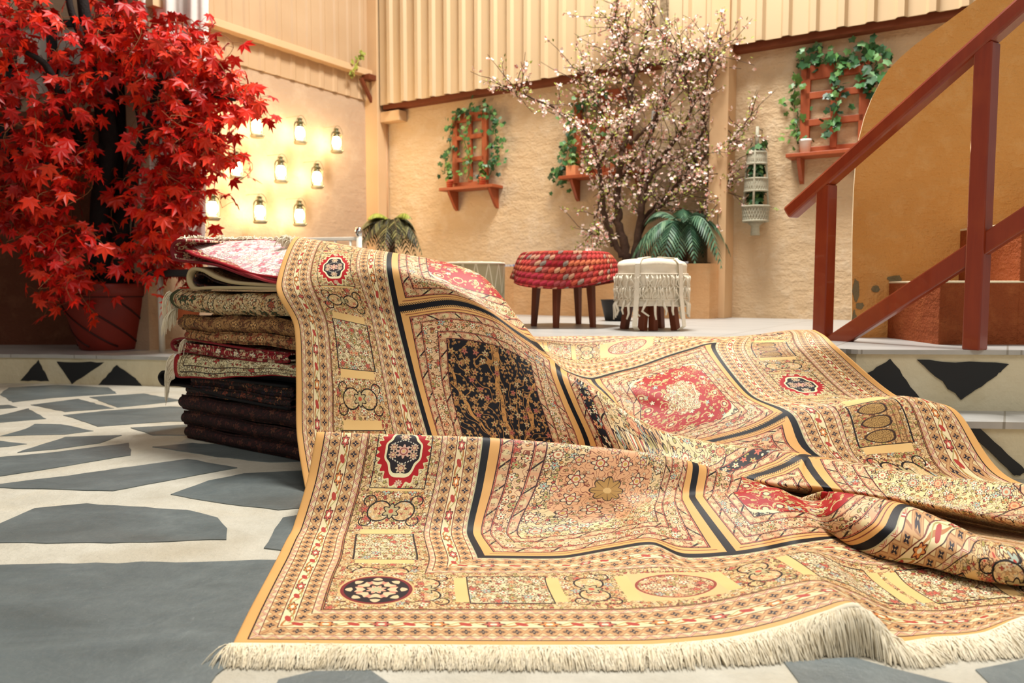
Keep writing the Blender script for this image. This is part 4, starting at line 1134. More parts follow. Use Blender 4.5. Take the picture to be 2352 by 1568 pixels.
# red floral rug
t = rug('crimson floral folded rug lying on the cream one with red edge', 0, .39)
lp = [(.79, .444), (.4, .450), (.06, .462)] + [(.0 + .075 * math.cos(an), .424 + .034 * math.sin(an)) for an in (1.8, 2.4, 3.0, 3.6, 4.2)] + [(.1, .395), (.4, .392), (.79, .392)]
sheet('pile', lp, 0, 1, M_r_redfl, .008, t, 'a', .003, lambda a, b, z: -.012 * a, .0, .60)
sheet('inner_layer', ufold(.398, .436, bulge=.004, front=.0), .0, .79, M_r_redfl, .006, t, 'b', .003, lambda a, b, z: -.01 * a)
# tan and brown rolled folds
t = rug('thin tan patterned rug with straw fringe above the crimson rug', 0, .45)
sheet('pile', ufold(.452, .498, bulge=.006), .06, .86, M_r_tan, .006, t, 'b', .004)
sheet('inner_layer', ufold(.463, .487, bulge=-.002, front=.01), .065, .86, M_r_tan, .005, t, 'b', .003)
fringe('fringe', t, lambda u: (SW(.055, .0 + .1 * u, .458 + .036 * u), (-.8, -.3, -.15)), 70, .075, droop=1.2)
t = rug('brown scroll patterned rolled rug under the green bordered one', 0, .5)
sheet('pile', ufold(.500, .566, bulge=.012), .02, .86, M_r_brown, .008, t, 'b', .006)
sheet('inner_layer', ufold(.516, .548, bulge=.0, front=.015), .03, .86, M_r_brown, .006, t, 'b', .004)
# hanging back corner of the brown rug, seen at the left behind the fringes
t = rug('brown rug corner hanging down behind the straw fringe at the left of the stack', 0, .46)
sheet('pile', [(.06, .575), (.0, .565), (-.055, .53), (-.075, .47), (-.07, .455)], 0, 1, M_r_brown, .008, t, 'a', .004, None, .18, .58)
# green bordered rug with a thick front roll
t = rug('cream rug with green border and white fringe, the thickest roll of the stack', 0, .57)
sheet('pile', ufold(.570, .672, bulge=.02), -.03, .86, M_r_green, .008, t, 'b', .006, lambda a, b, z: .016 * (.4 - a))
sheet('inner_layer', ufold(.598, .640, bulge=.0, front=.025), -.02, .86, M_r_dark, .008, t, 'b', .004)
fringe('fringe', t, lambda u: (SW(-.034, -.02 + .14 * (u if u < .5 else 1 - u), .575 + .10 * u), (-.7, -.35, -.2)), 130, .080, droop=1.5, spread=.17)
# beige rug with a big loop at the left
t = rug('beige rug folded into a round loop below the top red rug', 0, .68)
lp = [(.86, .704), (.60, .708), (.42, .716), (.30, .738), (.21, .768)] + [(.135 + .062 * math.cos(an), .728 + .050 * math.sin(an)) for an in (1.6, 2.2, 2.8, 3.4, 4.0, 4.6)] + [(.25, .680), (.5, .680), (.86, .678)]
sheet('pile', lp, 0, 1, M_r_beige, .013, t, 'a', .003, None, .0, .58)
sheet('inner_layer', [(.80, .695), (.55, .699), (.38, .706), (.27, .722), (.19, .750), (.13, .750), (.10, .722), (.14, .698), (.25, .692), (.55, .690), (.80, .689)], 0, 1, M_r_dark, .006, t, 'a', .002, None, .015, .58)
fringe('fringe', t, lambda u: (SW(.05 + .1 * u, .1, .685), (-.6, -.4, .1)), 30, .06, droop=.8)
# red rug on the top, folded over at the left
t = rug('topmost rug of the stack, cream and pink with crimson edge and white fringe', 0, .78)
def topz(a, b): return 0.0
def tpath():
    return [(.78, .722), (.55, .742), (.30, .794)] + [(.03 + .075 * math.cos(an), .856 + .042 * math.sin(an)) for an in (4.3, 3.7, 3.1, 2.5, 1.9)]
sheet('backing', tpath() + [(.05, .897)], 0, 1, M_r_redfl, .010, t, 'a', .002, None, .0, .60)
sheet('inner_layer', [(.74, .737), (.55, .757), (.30, .808), (.14, .836), (.06, .860)], 0, 1, M_r_redback, .008, t, 'a', .003, None, .006, .58)
top = MB(); vs = []; ps = []; NN = 30
BL = at(420, 549, 3.80); BRt = at(700, 553, 3.64)
FE = cat(np.array([at(424, 558, 3.74), at(478, 594, 3.50), at(540, 622, 3.32), at(590, 637, 3.20), at(648, 650, 3.10)]), 12, 0)
for i in range(NN + 1):
    u = i / NN; B = BL.lerp(BRt, u); Fp = Vector(FE[int(round(u * (len(FE) - 1)))])
    for k in range(NN + 1):
        w = k / NN; p = B.lerp(Fp, w)
        p.z += .018 * math.sin(PI * w) * u + .004 * math.sin(u * 12 + w * 7)
        vs.append(p); ps.append((p.x + 2.0, p.y * 1.0 - 2.0, min((Fp - p).length, (B - p).length + .01) + .002))
fs = [(i * (NN + 1) + k, i * (NN + 1) + k + 1, (i + 1) * (NN + 1) + k + 1, (i + 1) * (NN + 1) + k) for i in range(NN) for k in range(NN)]
top.add(vs, fs, 0, ps)
top.build('pile', M_r_red, t, smooth=True, pattern=True, solid=.007)
fringe('fringe', t, lambda u: (BL.lerp(BRt, u) + Vector((0, 0, .002)), (.6 * math.sin(u * 30), .6, .55)), 340, .065, droop=.8, spread=.45, r=.0028)
fringe('fringe', t, lambda u: (BL.lerp(Vector(FE[0]), u * .6) + Vector((-.004, 0, 0)), (-.85, -.1, .1)), 50, .05, droop=.9, spread=.4, r=.002)
# bunched fringe end beside the carpet
tb = MB()
fringe('tassel', t, lambda u: (at(655 + 25 * u, 552, 3.50) + Vector((0, 0, .01 * math.sin(u * 6))), (-.5, .1, .6)), 130, .075, droop=.9, spread=.45, r=.002)
# ------------------------------------------------------------ red maple in a plastic pot
mrnd = random.Random(77)
PY_ = 6.05
pb = at(256, 806, PY_); pot_c = Vector((pb.x, pb.y, ZS))
maple = thing('potted_maple', 'tall artificial red maple with drooping branches in a dark red pot', 'tree', pot_c)
m = MB()
sc = .355
prof = [(.58, 0), (.61, .02), (.66, .2), (.79, .65), (.90, 1.05), (.93, 1.22), (.95, 1.25), (.99, 1.27), (1.02, 1.52), (1.0, 1.55), (.94, 1.55), (.92, 1.45), (.88, 1.42)]
ZC = .325
m.lathe([(r * sc, z * ZC) for r, z in prof], 48, pot_c)
m.build('pot', M_redpot, maple, smooth=True)
m = MB()                                                  # spiral grooves on the pot
for k in range(7):
    pts = []
    for j in range(16):
        z = .10 + 1.10 * j / 15; r = np.interp(z, [q[1] for q in prof[:7]], [q[0] for q in prof[:7]]) + .005
        an = 2 * PI * k / 7 - 1.9 * (j / 15) ** .8
        pts.append(pot_c + Vector((r * sc * math.cos(an), r * sc * math.sin(an), z * ZC)))
    m.tube(pts, .0075, 6)
pts = [pot_c + Vector((.955 * sc * math.cos(2 * PI * j / 40), .955 * sc * math.sin(2 * PI * j / 40), 1.255 * ZC)) for j in range(41)]
m.tube(pts, .007, 5)
m.build('groove', M_groove, maple, smooth=True)
m = MB(); m.lathe([(0, 1.40 * ZC), (.9 * sc, 1.40 * ZC)], 32, pot_c); m.build('soil', M_soil, maple)
tb = MB()
def limb(m, pix, r0, r1, wob=.0, n=8):
    P = np.array([at(px, py, Y) for px, py, Y in pix]); P = cat(P, 5, 0); k = len(P)
    m.tube([Vector(q) for q in P], [r0 + (r1 - r0) * i / (k - 1) for i in range(k)], n)
    return P
LIMBS = []
for pix, r0, r1 in (
    ([(236, 690, 6.05), (232, 560, 6.05), (236, 440, 6.0), (250, 330, 5.95), (232, 200, 5.9), (205, 90, 5.85), (190, 0, 5.8), (180, -120, 5.8)], .10, .03),
    ([(268, 690, 6.05), (280, 560, 6.05), (292, 460, 6.0), (305, 400, 5.95), (335, 320, 5.9), (352, 250, 5.85), (366, 190, 5.8), (395, 110, 5.7)], .085, .02),
    ([(252, 690, 6.1), (256, 560, 6.1), (262, 400, 6.1), (272, 250, 6.1), (266, 120, 6.1), (258, -60, 6.1)], .09, .03),
    ([(305, 655, 6.0), (308, 540, 6.0), (318, 420, 5.95), (322, 300, 5.9), (300, 180, 5.9)], .028, .014),
    ([(236, 440, 6.0), (190, 330, 5.8), (150, 240, 5.6), (105, 150, 5.5), (60, 120, 5.4)], .05, .015),
    ([(232, 300, 5.9), (215, 160, 5.8), (165, 30, 5.7), (150, -60, 5.7)], .035, .02),
    ([(335, 320, 5.9), (400, 250, 5.7), (470, 220, 5.6), (540, 230, 5.5)], .03, .01),
    ([(250, 330, 5.95), (120, 380, 5.5), (40, 340, 5.4)], .03, .01)):
    LIMBS.append(limb(tb, pix, r0, r1))
tb.build('trunk', M_barkdark, maple, smooth=True)
# foliage: drooping sprays of seven-pointed leaves
LEAF = []
for ang, L in ((90, 1.0), (48, .86), (132, .86), (8, .66), (172, .66), (-38, .36), (218, .36)):
    LEAF.append((ang, L))
tips = sorted(LEAF, key=lambda q: q[0])
def leaf_poly(s):
    pts = []
    for i, (a, L) in enumerate(tips):
        pts.append((math.cos(R(a)) * L * s, math.sin(R(a)) * L * s, -.10 * s * L))
        if i < len(tips) - 1:
            a2, L2 = tips[i + 1]; am = (a + a2) / 2; lm = .46 * min(1, (L + L2) / 1.6)
            pts.append((math.cos(R(am)) * lm * s, math.sin(R(am)) * lm * s, .03 * s))
    pts.append((0, -.10 * s, 0))
    return pts
def add_leaf(m, p, s, droop, yaw, roll):
    base = leaf_poly(s)
    M_ = Matrix.Rotation(yaw, 3, 'Z') @ Matrix.Rotation(droop, 3, 'X') @ Matrix.Rotation(roll, 3, 'Y')
    vs = [M_ @ Vector((0, .05 * s, .04 * s))] + [M_ @ Vector(q) for q in base]
    vs = [v_ + p for v_ in vs]; n = len(base)
    m.add(vs, [(0, 1 + k, 1 + (k + 1) % n) for k in range(n)])
lm = MB(); tw = MB()
# (centre x, centre y, radius x, radius y, sprays, depth)
BLOBS = [(60, 40, 90, 70, 13, 5.6), (170, 50, 80, 50, 4, 5.7), (300, 60, 90, 70, 15, 5.75), (390, 110, 50, 60, 8, 5.6), (60, 215, 80, 80, 10, 5.5), (70, 350, 70, 80, 14, 5.5),
    (170, 340, 70, 90, 15, 5.55), (150, 210, 40, 50, 2, 5.6), (240, 160, 60, 70, 11, 5.7), (245, 380, 40, 40, 3, 5.75), (130, 500, 70, 60, 15, 5.6), (60, 480, 35, 40, 6, 5.55), (175, 590, 40, 60, 11, 5.6), (205, 660, 14, 25, 3, 5.6),
    (345, 105, 70, 55, 12, 5.7), (430, 210, 70, 50, 14, 5.6), (480, 185, 45, 35, 9, 5.5), (445, 280, 48, 45, 11, 5.5), (512, 205, 30, 25, 4, 5.45), (560, 225, 8, 8, 1, 5.45), (470, 325, 28, 45, 6, 5.5),
    (400, 340, 50, 60, 13, 5.6), (372, 450, 42, 60, 13, 5.6), (405, 415, 38, 50, 9, 5.55), (380, 560, 35, 60, 13, 5.65), (330, 550, 25, 40, 5, 5.7), (400, 500, 30, 50, 7, 5.6), (375, 620, 20, 18, 3, 5.7), (20, 120, 40, 50, 6, 5.5), (285, 470, 12, 15, 1, 5.7), (20, 430, 25, 30, 3, 5.5), (440, 70, 18, 40, 2, 5.6), (120, 620, 18, 40, 3, 5.6)]
for bx, by, rx, ry, n, Yd in BLOBS:
    for k in range(n):
        an = mrnd.random() * 2 * PI; rr = math.sqrt(mrnd.random())
        px, py = bx + rx * rr * math.cos(an), by + ry * rr * math.sin(an) - 18
        Y = Yd + mrnd.uniform(-.22, .32)
        p0 = at(px, py, Y)
        dirv = Vector((mrnd.gauss(0, .45) + (.4 if bx > 300 else -.25), mrnd.gauss(0, .5) - .1, -1)).normalized()
        pts = []
        nl = mrnd.randint(6, 9); L = mrnd.uniform(.22, .36)
        side = Vector((mrnd.gauss(0, .1), mrnd.gauss(0, .1), 0))
        for j in range(nl + 1):
            u = j / nl
            q = p0 + dirv * L * u + Vector((0, 0, .10 * (u - u * u))) + side * math.sin(u * 3)
            pts.append(q)
            s = mrnd.uniform(.07, .115)
            off = Vector((mrnd.gauss(0, .045), mrnd.gauss(0, .05), mrnd.gauss(0, .03)))
            tw.tube([q, q + off * .6 + Vector((0, 0, .008)), q + off], .0016, 3, cap=False)
            yaw = mrnd.uniform(-PI, PI) if mrnd.random() < .35 else PI + mrnd.gauss(0, .9)
            add_leaf(lm, q + off, s, mrnd.gauss(-1.0 if True else 0, .55), yaw, mrnd.gauss(0, .5))
        tw.tube(pts, .0022, 4, cap=False)
lm.build('foliage', M_maple, maple)
tw.build('twigs', M_twig, maple)
for px, py, Y in ((0, 0, 0),):
    pass
# ------------------------------------------------------------ hurricane lanterns on the plaster wall
LOFF = .17
spots = [(590, 287, 'upper row leftmost beside the maple leaves'), (689, 303, 'upper row middle'), (773, 325, 'upper row rightmost, closest to the corner post'),
         (543, 382, 'middle row leftmost, half behind maple leaves'), (645, 392, 'middle row centre'), (728, 406, 'middle row rightmost'),
         (488, 475, 'lowest row leftmost beside the white curtain'), (597, 484, 'lowest row middle'), (688, 492, 'lowest row rightmost'),
         (488, 268, 'uppermost and almost hidden behind the red maple leaves')]
def ring(m, c, r, z, t, n=20):
    m.tube([c + Vector((r * math.cos(2 * PI * k / n), r * math.sin(2 * PI * k / n), z)) for k in range(n + 1)], t, 5, cap=False)
def make_lantern(c):
    t = thing('hurricane_lantern', '', 'lantern', c, 'lanterns on the plaster wall')
    h = .5
    m = MB(); m.lathe([(0, -.105), (.050, -.105), (.056, -.098), (.056, -.082), (.040, -.070), (.026, -.066), (.026, -.055), (0, -.055)], 20, c)
    m.tube([c + Vector((.05, -.01, -.09)), c + Vector((.068, -.02, -.088))], .007, 8)
    m.build('fuel_tank', M_lanternbase, t, smooth=True)
    m = MB(); m.lathe([(.020, -.056), (.036, -.035), (.041, -.010), (.034, .020), (.022, .045), (.0, .046)], 20, c); m.build('globe', M_flame, t, smooth=True)
    m = MB(); m.lathe([(0, .040), (.030, .040), (.032, .050), (.024, .056), (.024, .078), (.034, .080), (.034, .086), (.020, .094), (.018, .108), (.026, .112), (.010, .122), (0, .124)], 18, c); m.build('cap', M_lanternmetal, t, smooth=True)
    m = MB()
    for sx in (-1, 1):
        m.tube([c + D2 * (sx * .022) + Vector((0, 0, .082)), c + D2 * (sx * .050) + Vector((0, 0, .076)), c + D2 * (sx * .062) + Vector((0, 0, .055)), c + D2 * (sx * .062) + Vector((0, 0, -.06)), c + D2 * (sx * .050) + Vector((0, 0, -.088))], .0055, 6)
    ring(m, c, .040, -.030, .0025); ring(m, c, .030, .028, .0025)
    m.build('side_tubes', M_lanternmetal, t, smooth=True)
    m = MB(); m.tube([c + D2 * .06 + Vector((0, 0, .03))] + [c + D2 * (.062 * math.cos(a)) + N2 * .02 + Vector((0, 0, .05 + .09 * math.sin(a))) for a in (.3, .8, 1.3, 1.57, 1.9, 2.4, 2.84)] + [c - D2 * .06 + Vector((0, 0, .03))], .0022, 5)
    m.build('bail_handle', M_lanternmetal, t, smooth=True)
    m = MB(); m.tube([c + Vector((0, 0, .139)), c - N2 * LOFF + Vector((0, 0, .141))], .0022, 5); m.build('wall_hook', M_pipe, t)
    return t
c0 = lw(*spots[0][:2], LOFF)
ln0 = make_lantern(c0)
LSC = 1.0
for i, (px, py, where) in enumerate(spots):
    c = lw(px, py, LOFF)
    o = ln0 if i == 0 else dup(ln0, c - c0)
    o['label'] = 'lit kerosene lantern on the plaster wall, ' + where
# ------------------------------------------------------------ window-frame trellises with shelves on the back wall
vr = random.Random(9)
IVY = [(0, 1.05), (.42, .55), (.92, .38), (.70, .0), (.66, -.50), (.26, -.48), (0, -.30), (-.26, -.48), (-.66, -.50), (-.70, .0), (-.92, .38), (-.42, .55)]
def ivy_leaf(m, p, s, n, mi=0, spin=None):
    n = Vector(n).normalized(); up = Vector((0, 0, 1)); x = up.cross(n); x = x.normalized() if x.length > .01 else Vector((1, 0, 0)); y = n.cross(x)
    a = vr.gauss(PI, .8) if spin is None else spin
    X = x * math.cos(a) + y * math.sin(a); Y = -x * math.sin(a) + y * math.cos(a)
    vs = [p] + [p + X * qx * s + Y * qy * s - n * .15 * s * abs(qx) for qx, qy in IVY]
    m.add(vs, [(0, 1 + k, 1 + (k + 1) % 12) for k in range(12)], mi)
def vine(name, label, pix, dens, s0, off=.06, mat=None, spread=.045, group='ivy garlands on the trellises'):
    """an ivy garland along points of the back wall"""
    P = np.array([bw(px, py, off) for px, py in pix]); P = cat(P, 8, 0); P = P + np.array([[vr.gauss(0, .008) for _ in range(3)] for _ in P])
    m = MB(); st = MB()
    st.tube([Vector(q) for q in P], .004, 5)
    L = np.concatenate([[0], np.cumsum(np.linalg.norm(np.diff(P, axis=0), axis=1))])
    n = int(L[-1] * dens)
    for i in range(n):
        a = vr.random() * L[-1]; j = min(int(np.searchsorted(L, a)), len(P) - 1)
        p = Vector(P[j]) + D1 * vr.gauss(0, spread) + Vector((0, 0, vr.gauss(0, spread))) + N1 * vr.uniform(-.02, .05)
        ivy_leaf(m, p, s0 * vr.uniform(.7, 1.2), N1 + Vector((vr.gauss(0, .5), vr.gauss(0, .4), vr.gauss(0, .4) + .3)))
    base = Vector(P[0])
    t = thing(name, label, 'garland', base, group)
    m.build('leaves', mat or M_ivy, t); st.build('stem', M_ivy, t, smooth=True)
    return t
def trellis(label, tl, tr_, bl, cols, rows, shelf, bw_=.055, top_ext=0):
    """tl, tr, bl: seen corners of the frame; shelf: seen ends and level"""
    uL = u1(bw(*tl, .03)); uR = u1(bw(*tr_, .03)); zT = bw(*tl, .03).z; zB = bw(*bl, .03).z
    c = W1((uL + uR) / 2, zB, 0)
    t = thing('trellis', label, 'trellis', c, 'wooden trellises with shelves')
    for u in (uL, uR):
        m = MB(); m.box(W1(u, (zT + zB) / 2, .028), (bw_, .04, zT - zB + .02), AX1); m.build('stile', M_trelliswood, t, bevel=.004)
    for k in range(1, cols):
        u = uL + (uR - uL) * k / cols
        m = MB(); m.box(W1(u, (zT + zB) / 2, .026), (bw_ * .72, .03, zT - zB), AX1); m.build('mullion', M_trelliswood, t, bevel=.003)
    for k in range(rows + 1):
        z = zB + (zT - zB) * k / rows
        hh = bw_ * (1.5 if k == rows else .72)
        if k == 0: continue
        m = MB(); m.box(W1((uL + uR) / 2, z - (hh * .3 if k == rows else 0), .031), (uR - uL, .034, hh), AX1); m.build('rail', M_trelliswood, t, bevel=.003)
    (sx0, sy0), (sx1, sy1) = shelf
    a, b = bw(sx0, sy0, .14), bw(sx1, sy1, .14); ua, ub = u1(a), u1(b); z = (a.z + b.z) / 2
    m = MB(); m.box(W1((ua + ub) / 2, z, .085), (ub - ua, .17, .028), AX1); m.build('shelf', M_trelliswood, t, bevel=.004)
    m = MB(); m.box(W1((uL + uR) / 2, z + .04, .02), (uR - uL + .05, .03, .06), AX1); m.build('back_rail', M_trelliswood, t, bevel=.003)
    for u in (ua + .10 * (ub - ua) + .03, ub - .10 * (ub - ua)):
        m = MB(); w = .028
        p = [W1(u - w / 2, z - .014, 0.0), W1(u - w / 2, z - .014, .14), W1(u - w / 2, z - .04, .13), W1(u - w / 2, z - .17, .035), W1(u - w / 2, z - .19, 0.0)]
        q = [v_ + D1 * w for v_ in p]; n = len(p)
        m.add(p + q, [tuple(range(n)), tuple(range(n, 2 * n))[::-1]] + [(k, (k + 1) % n, n + (k + 1) % n, n + k) for k in range(n)])
        m.build('bracket', M_trelliswood, t, bevel=.003)
    return t, z, ua, ub
T1, z1_, ua1, ub1 = trellis('small wooden window trellis with ivy and two striped pots, left on the back wall', (1046, 268), (1114, 258), (1046, 420), 2, 3, ((1012, 434), (1136, 428)))
T2, z2_, ua2, ub2 = trellis('wooden window trellis half hidden behind the blossoming tree', (1328, 222), (1445, 200), (1328, 400), 2, 3, ((1286, 408), (1480, 394)), .06)
T3, z3_, ua3, ub3 = trellis('largest wooden window trellis with a white pot, on the wall beside the stairs', (1852, 160), (1988, 132), (1852, 345), 2, 3, ((1806, 364), (1990, 338)), .066)
vine('ivy_garland', 'ivy garland arching over the small left trellis', [(1018, 402), (1030, 360), (1034, 320), (1040, 285), (1055, 262), (1085, 250), (1112, 248), (1130, 262), (1138, 290), (1140, 330), (1142, 355), (1132, 385), (1118, 412)], 72, .027)
vine('ivy_garland', 'light green ivy strand down the middle of the small left trellis', [(1076, 268), (1072, 300), (1070, 340), (1080, 370), (1074, 412)], 55, .026, .07, M_ivylight, .04)
vine('ivy_garland', 'long ivy garland down the left side of the trellis behind the blossom tree', [(1400, 215), (1360, 222), (1325, 240), (1312, 270), (1308, 320), (1300, 350), (1292, 380), (1284, 405), (1286, 425)], 66, .034)
vine('ivy_garland', 'ivy strand hanging inside the trellis behind the blossom tree', [(1375, 205), (1365, 300), (1350, 350), (1352, 392)], 40, .03, .07, M_ivylight, .05)
vine('ivy_garland', 'dark ivy garland along the top of the largest trellis', [(1835, 138), (1860, 132), (1890, 138), (1920, 140), (1950, 132), (1975, 140), (1990, 150), (1996, 180), (1992, 200)], 60, .036)
vine('ivy_garland', 'ivy sprig sticking up at the right of the largest trellis', [(1990, 205), (2005, 180), (2012, 150), (2010, 120), (2006, 100)], 48, .038, .08)
vine('ivy_garland', 'ivy strand hanging down the middle of the largest trellis', [(1915, 140), (1922, 180), (1916, 210), (1925, 240), (1915, 270), (1900, 300)], 44, .036, .08)
vine('ivy_garland', 'ivy strand hanging along the left side of the largest trellis', [(1822, 165), (1828, 200), (1824, 235), (1832, 270), (1830, 300), (1834, 330)], 44, .032, .05, M_ivylight)
# pots on the shelves
def pot(label, c, r, h, mat, plant=True, square=False, hang=.10, leafs=26, lmat=None, group='pots on the trellis shelves'):
    t = thing('flower_pot', label, 'pot', c, group); m = MB()
    if square: m.box(c + Vector((0, 0, h / 2)), (2 * r, 2 * r, h), AX1); m.build('planter', mat, t, bevel=.004)
    else: m.lathe([(0, 0), (r * .78, 0), (r * .95, h * .8), (r * 1.05, h * .82), (r * 1.05, h), (r * .9, h), (r * .85, h * .9), (0, h * .9)], 20, c); m.build('planter', mat, t, smooth=True)
    if plant:
        m = MB()
        for k in range(leafs):
            an = vr.random() * 6.28; p = c + Vector((math.cos(an) * vr.random() * r * 1.3, math.sin(an) * vr.random() * r * 1.3, h * .9 + vr.random() * hang))
            ivy_leaf(m, p, .026 * vr.uniform(.7, 1.3), Vector((math.cos(an), math.sin(an), .7)))
        m.build('plant', lmat or M_ivylight, t)
    return t
pot('red striped pot at the left end of the small left shelf', bw(1033, 427, .10) * 1.0 + Vector((0, 0, 0)), .035, .075, M_stripepot, hang=.17)
pot('red striped pot at the right end of the small left shelf', bw(1108, 422, .10), .035, .075, M_stripepot, hang=.14)
pot('square salmon pot on the shelf behind the blossom tree', bw(1316, 404, .10), .045, .085, M_boxpot, square=True, hang=.10)
pot('round salmon pot on the shelf right behind the blossom branches', bw(1412, 398, .10), .04, .085, M_boxpot, hang=.06)
pot('white pot on the shelf of the largest trellis', bw(1849, 357, .10), .042, .10, M_whitepot, plant=True, hang=.03, leafs=8)
for o in scene.objects:                                   # stand the pots on their shelves
    if o.name.startswith('flower_pot'):
        lab = o['label']; z = z3_ if 'largest' in lab else (z1_ if 'small left' in lab else z2_)
        o.location.z = z + .0145
# macrame plant hanger
mc = bw(1735, 508, .13)
mac = thing('macrame_hanger', 'three tiered grey macrame plant hanger on the wall right of the post', 'plant hanger', Vector((mc.x, mc.y, mc.z)))
k1 = bw(1735, 508, .13).z; zt = [bw(1735, y, .13).z for y in (352, 378, 412, 440, 475, 508)]
pxm = (bw(1764, 480, .13) - bw(1709, 480, .13)).length / 2
m = MB(); m.tube([Vector((mc.x, mc.y, bw(1746, 290, .13).z)), Vector((mc.x, mc.y, zt[0]))], [.011, .016], 8); m.tube([W1(u1(mc), bw(1746, 292, .13).z, 0), Vector((mc.x, mc.y, bw(1746, 292, .13).z))], .005, 6); m.build('hanging_cord', M_macrame, mac, smooth=True)
for (za, zb, ra, rb) in ((zt[1], zt[0], .78, .70), (zt[3], zt[2], .92, .86), (zt[5], zt[4], 1.0, 1.08)):
    m = MB(); r = pxm * .98; n = 28
    m.lathe([(r * ra, za), (r * (ra + .04), (za + zb) / 2), (r * rb, zb)], 28, (mc.x, mc.y, 0))
    for k in range(n):                                   # crossing cords
        for sg in (1, -1):
            m.tube([Vector((mc.x + r * 1.03 * (ra + (rb - ra) * j / 4) * math.cos(2 * PI * k / n + sg * j * .11), mc.y + r * 1.03 * (ra + (rb - ra) * j / 4) * math.sin(2 * PI * k / n + sg * j * .11), za + (zb - za) * j / 4)) for j in range(5)], .0045, 4, cap=False)
    for zz, rr in ((za, ra), (zb, rb)):
        m.tube([Vector((mc.x + r * rr * 1.05 * math.cos(2 * PI * k / 24), mc.y + r * rr * 1.05 * math.sin(2 * PI * k / 24), zz)) for k in range(25)], .008, 6, cap=False)
    m.build('basket', M_macrame, mac, smooth=True)
m = MB(); r = pxm * .98
for k in range(4):
    an = PI / 4 + k * PI / 2 + .3
    m.tube([Vector((mc.x + r * q * math.cos(an), mc.y + r * q * math.sin(an), z)) for q, z in ((.2, zt[0] + .05), (.78, zt[0]), (.80, zt[1]), (.92, zt[2]), (.94, zt[3]), (1.06, zt[4]))], .008, 6)
m.tube([Vector((mc.x, mc.y, zt[5])), Vector((mc.x, mc.y, bw(1735, 520, .13).z)), Vector((mc.x, mc.y, bw(1735, 540, .13).z))], [pxm * .8, .03, .036], 10)
m.build('cords', M_macrame, mac, smooth=True)
for z, n in ((zt[0], 22), (zt[2] + .03, 40), (zt[4] + .03, 46)):
    m = MB()
    for k in range(n):
        an = vr.random() * 6.28; p = Vector((mc.x + r * .85 * math.cos(an) * vr.random() ** .5, mc.y + r * .85 * math.sin(an) * vr.random() ** .5, z + vr.random() * .09))
        ivy_leaf(m, p, .03 * vr.uniform(.7, 1.3), Vector((math.cos(an), math.sin(an), .5)))
    m.build('plant', M_ivy, mac)
# green sprig at the corner above the lantern wall
P = [lw(805, 172, .10), lw(812, 158, .12), lw(820, 145, .12), lw(828, 130, .12), lw(833, 118, .12)]
m = MB(); m.tube(P, .004, 5)
t = thing('vine_sprig', 'bright green vine sprig growing on the ledge by the corner post', 'plant', P[0]); m.build('stem', M_greenleaf, t)
m = MB()
for k in range(26):
    j = vr.random() * 3.99; p = P[int(j)].lerp(P[int(j) + 1], j % 1) + Vector((vr.gauss(0, .02), vr.gauss(0, .02), vr.gauss(0, .02)))
    ivy_leaf(m, p, .026, N2 + Vector((vr.gauss(0, .4), vr.gauss(0, .4), .3)))
m.build('leaves', M_greenleaf, t)
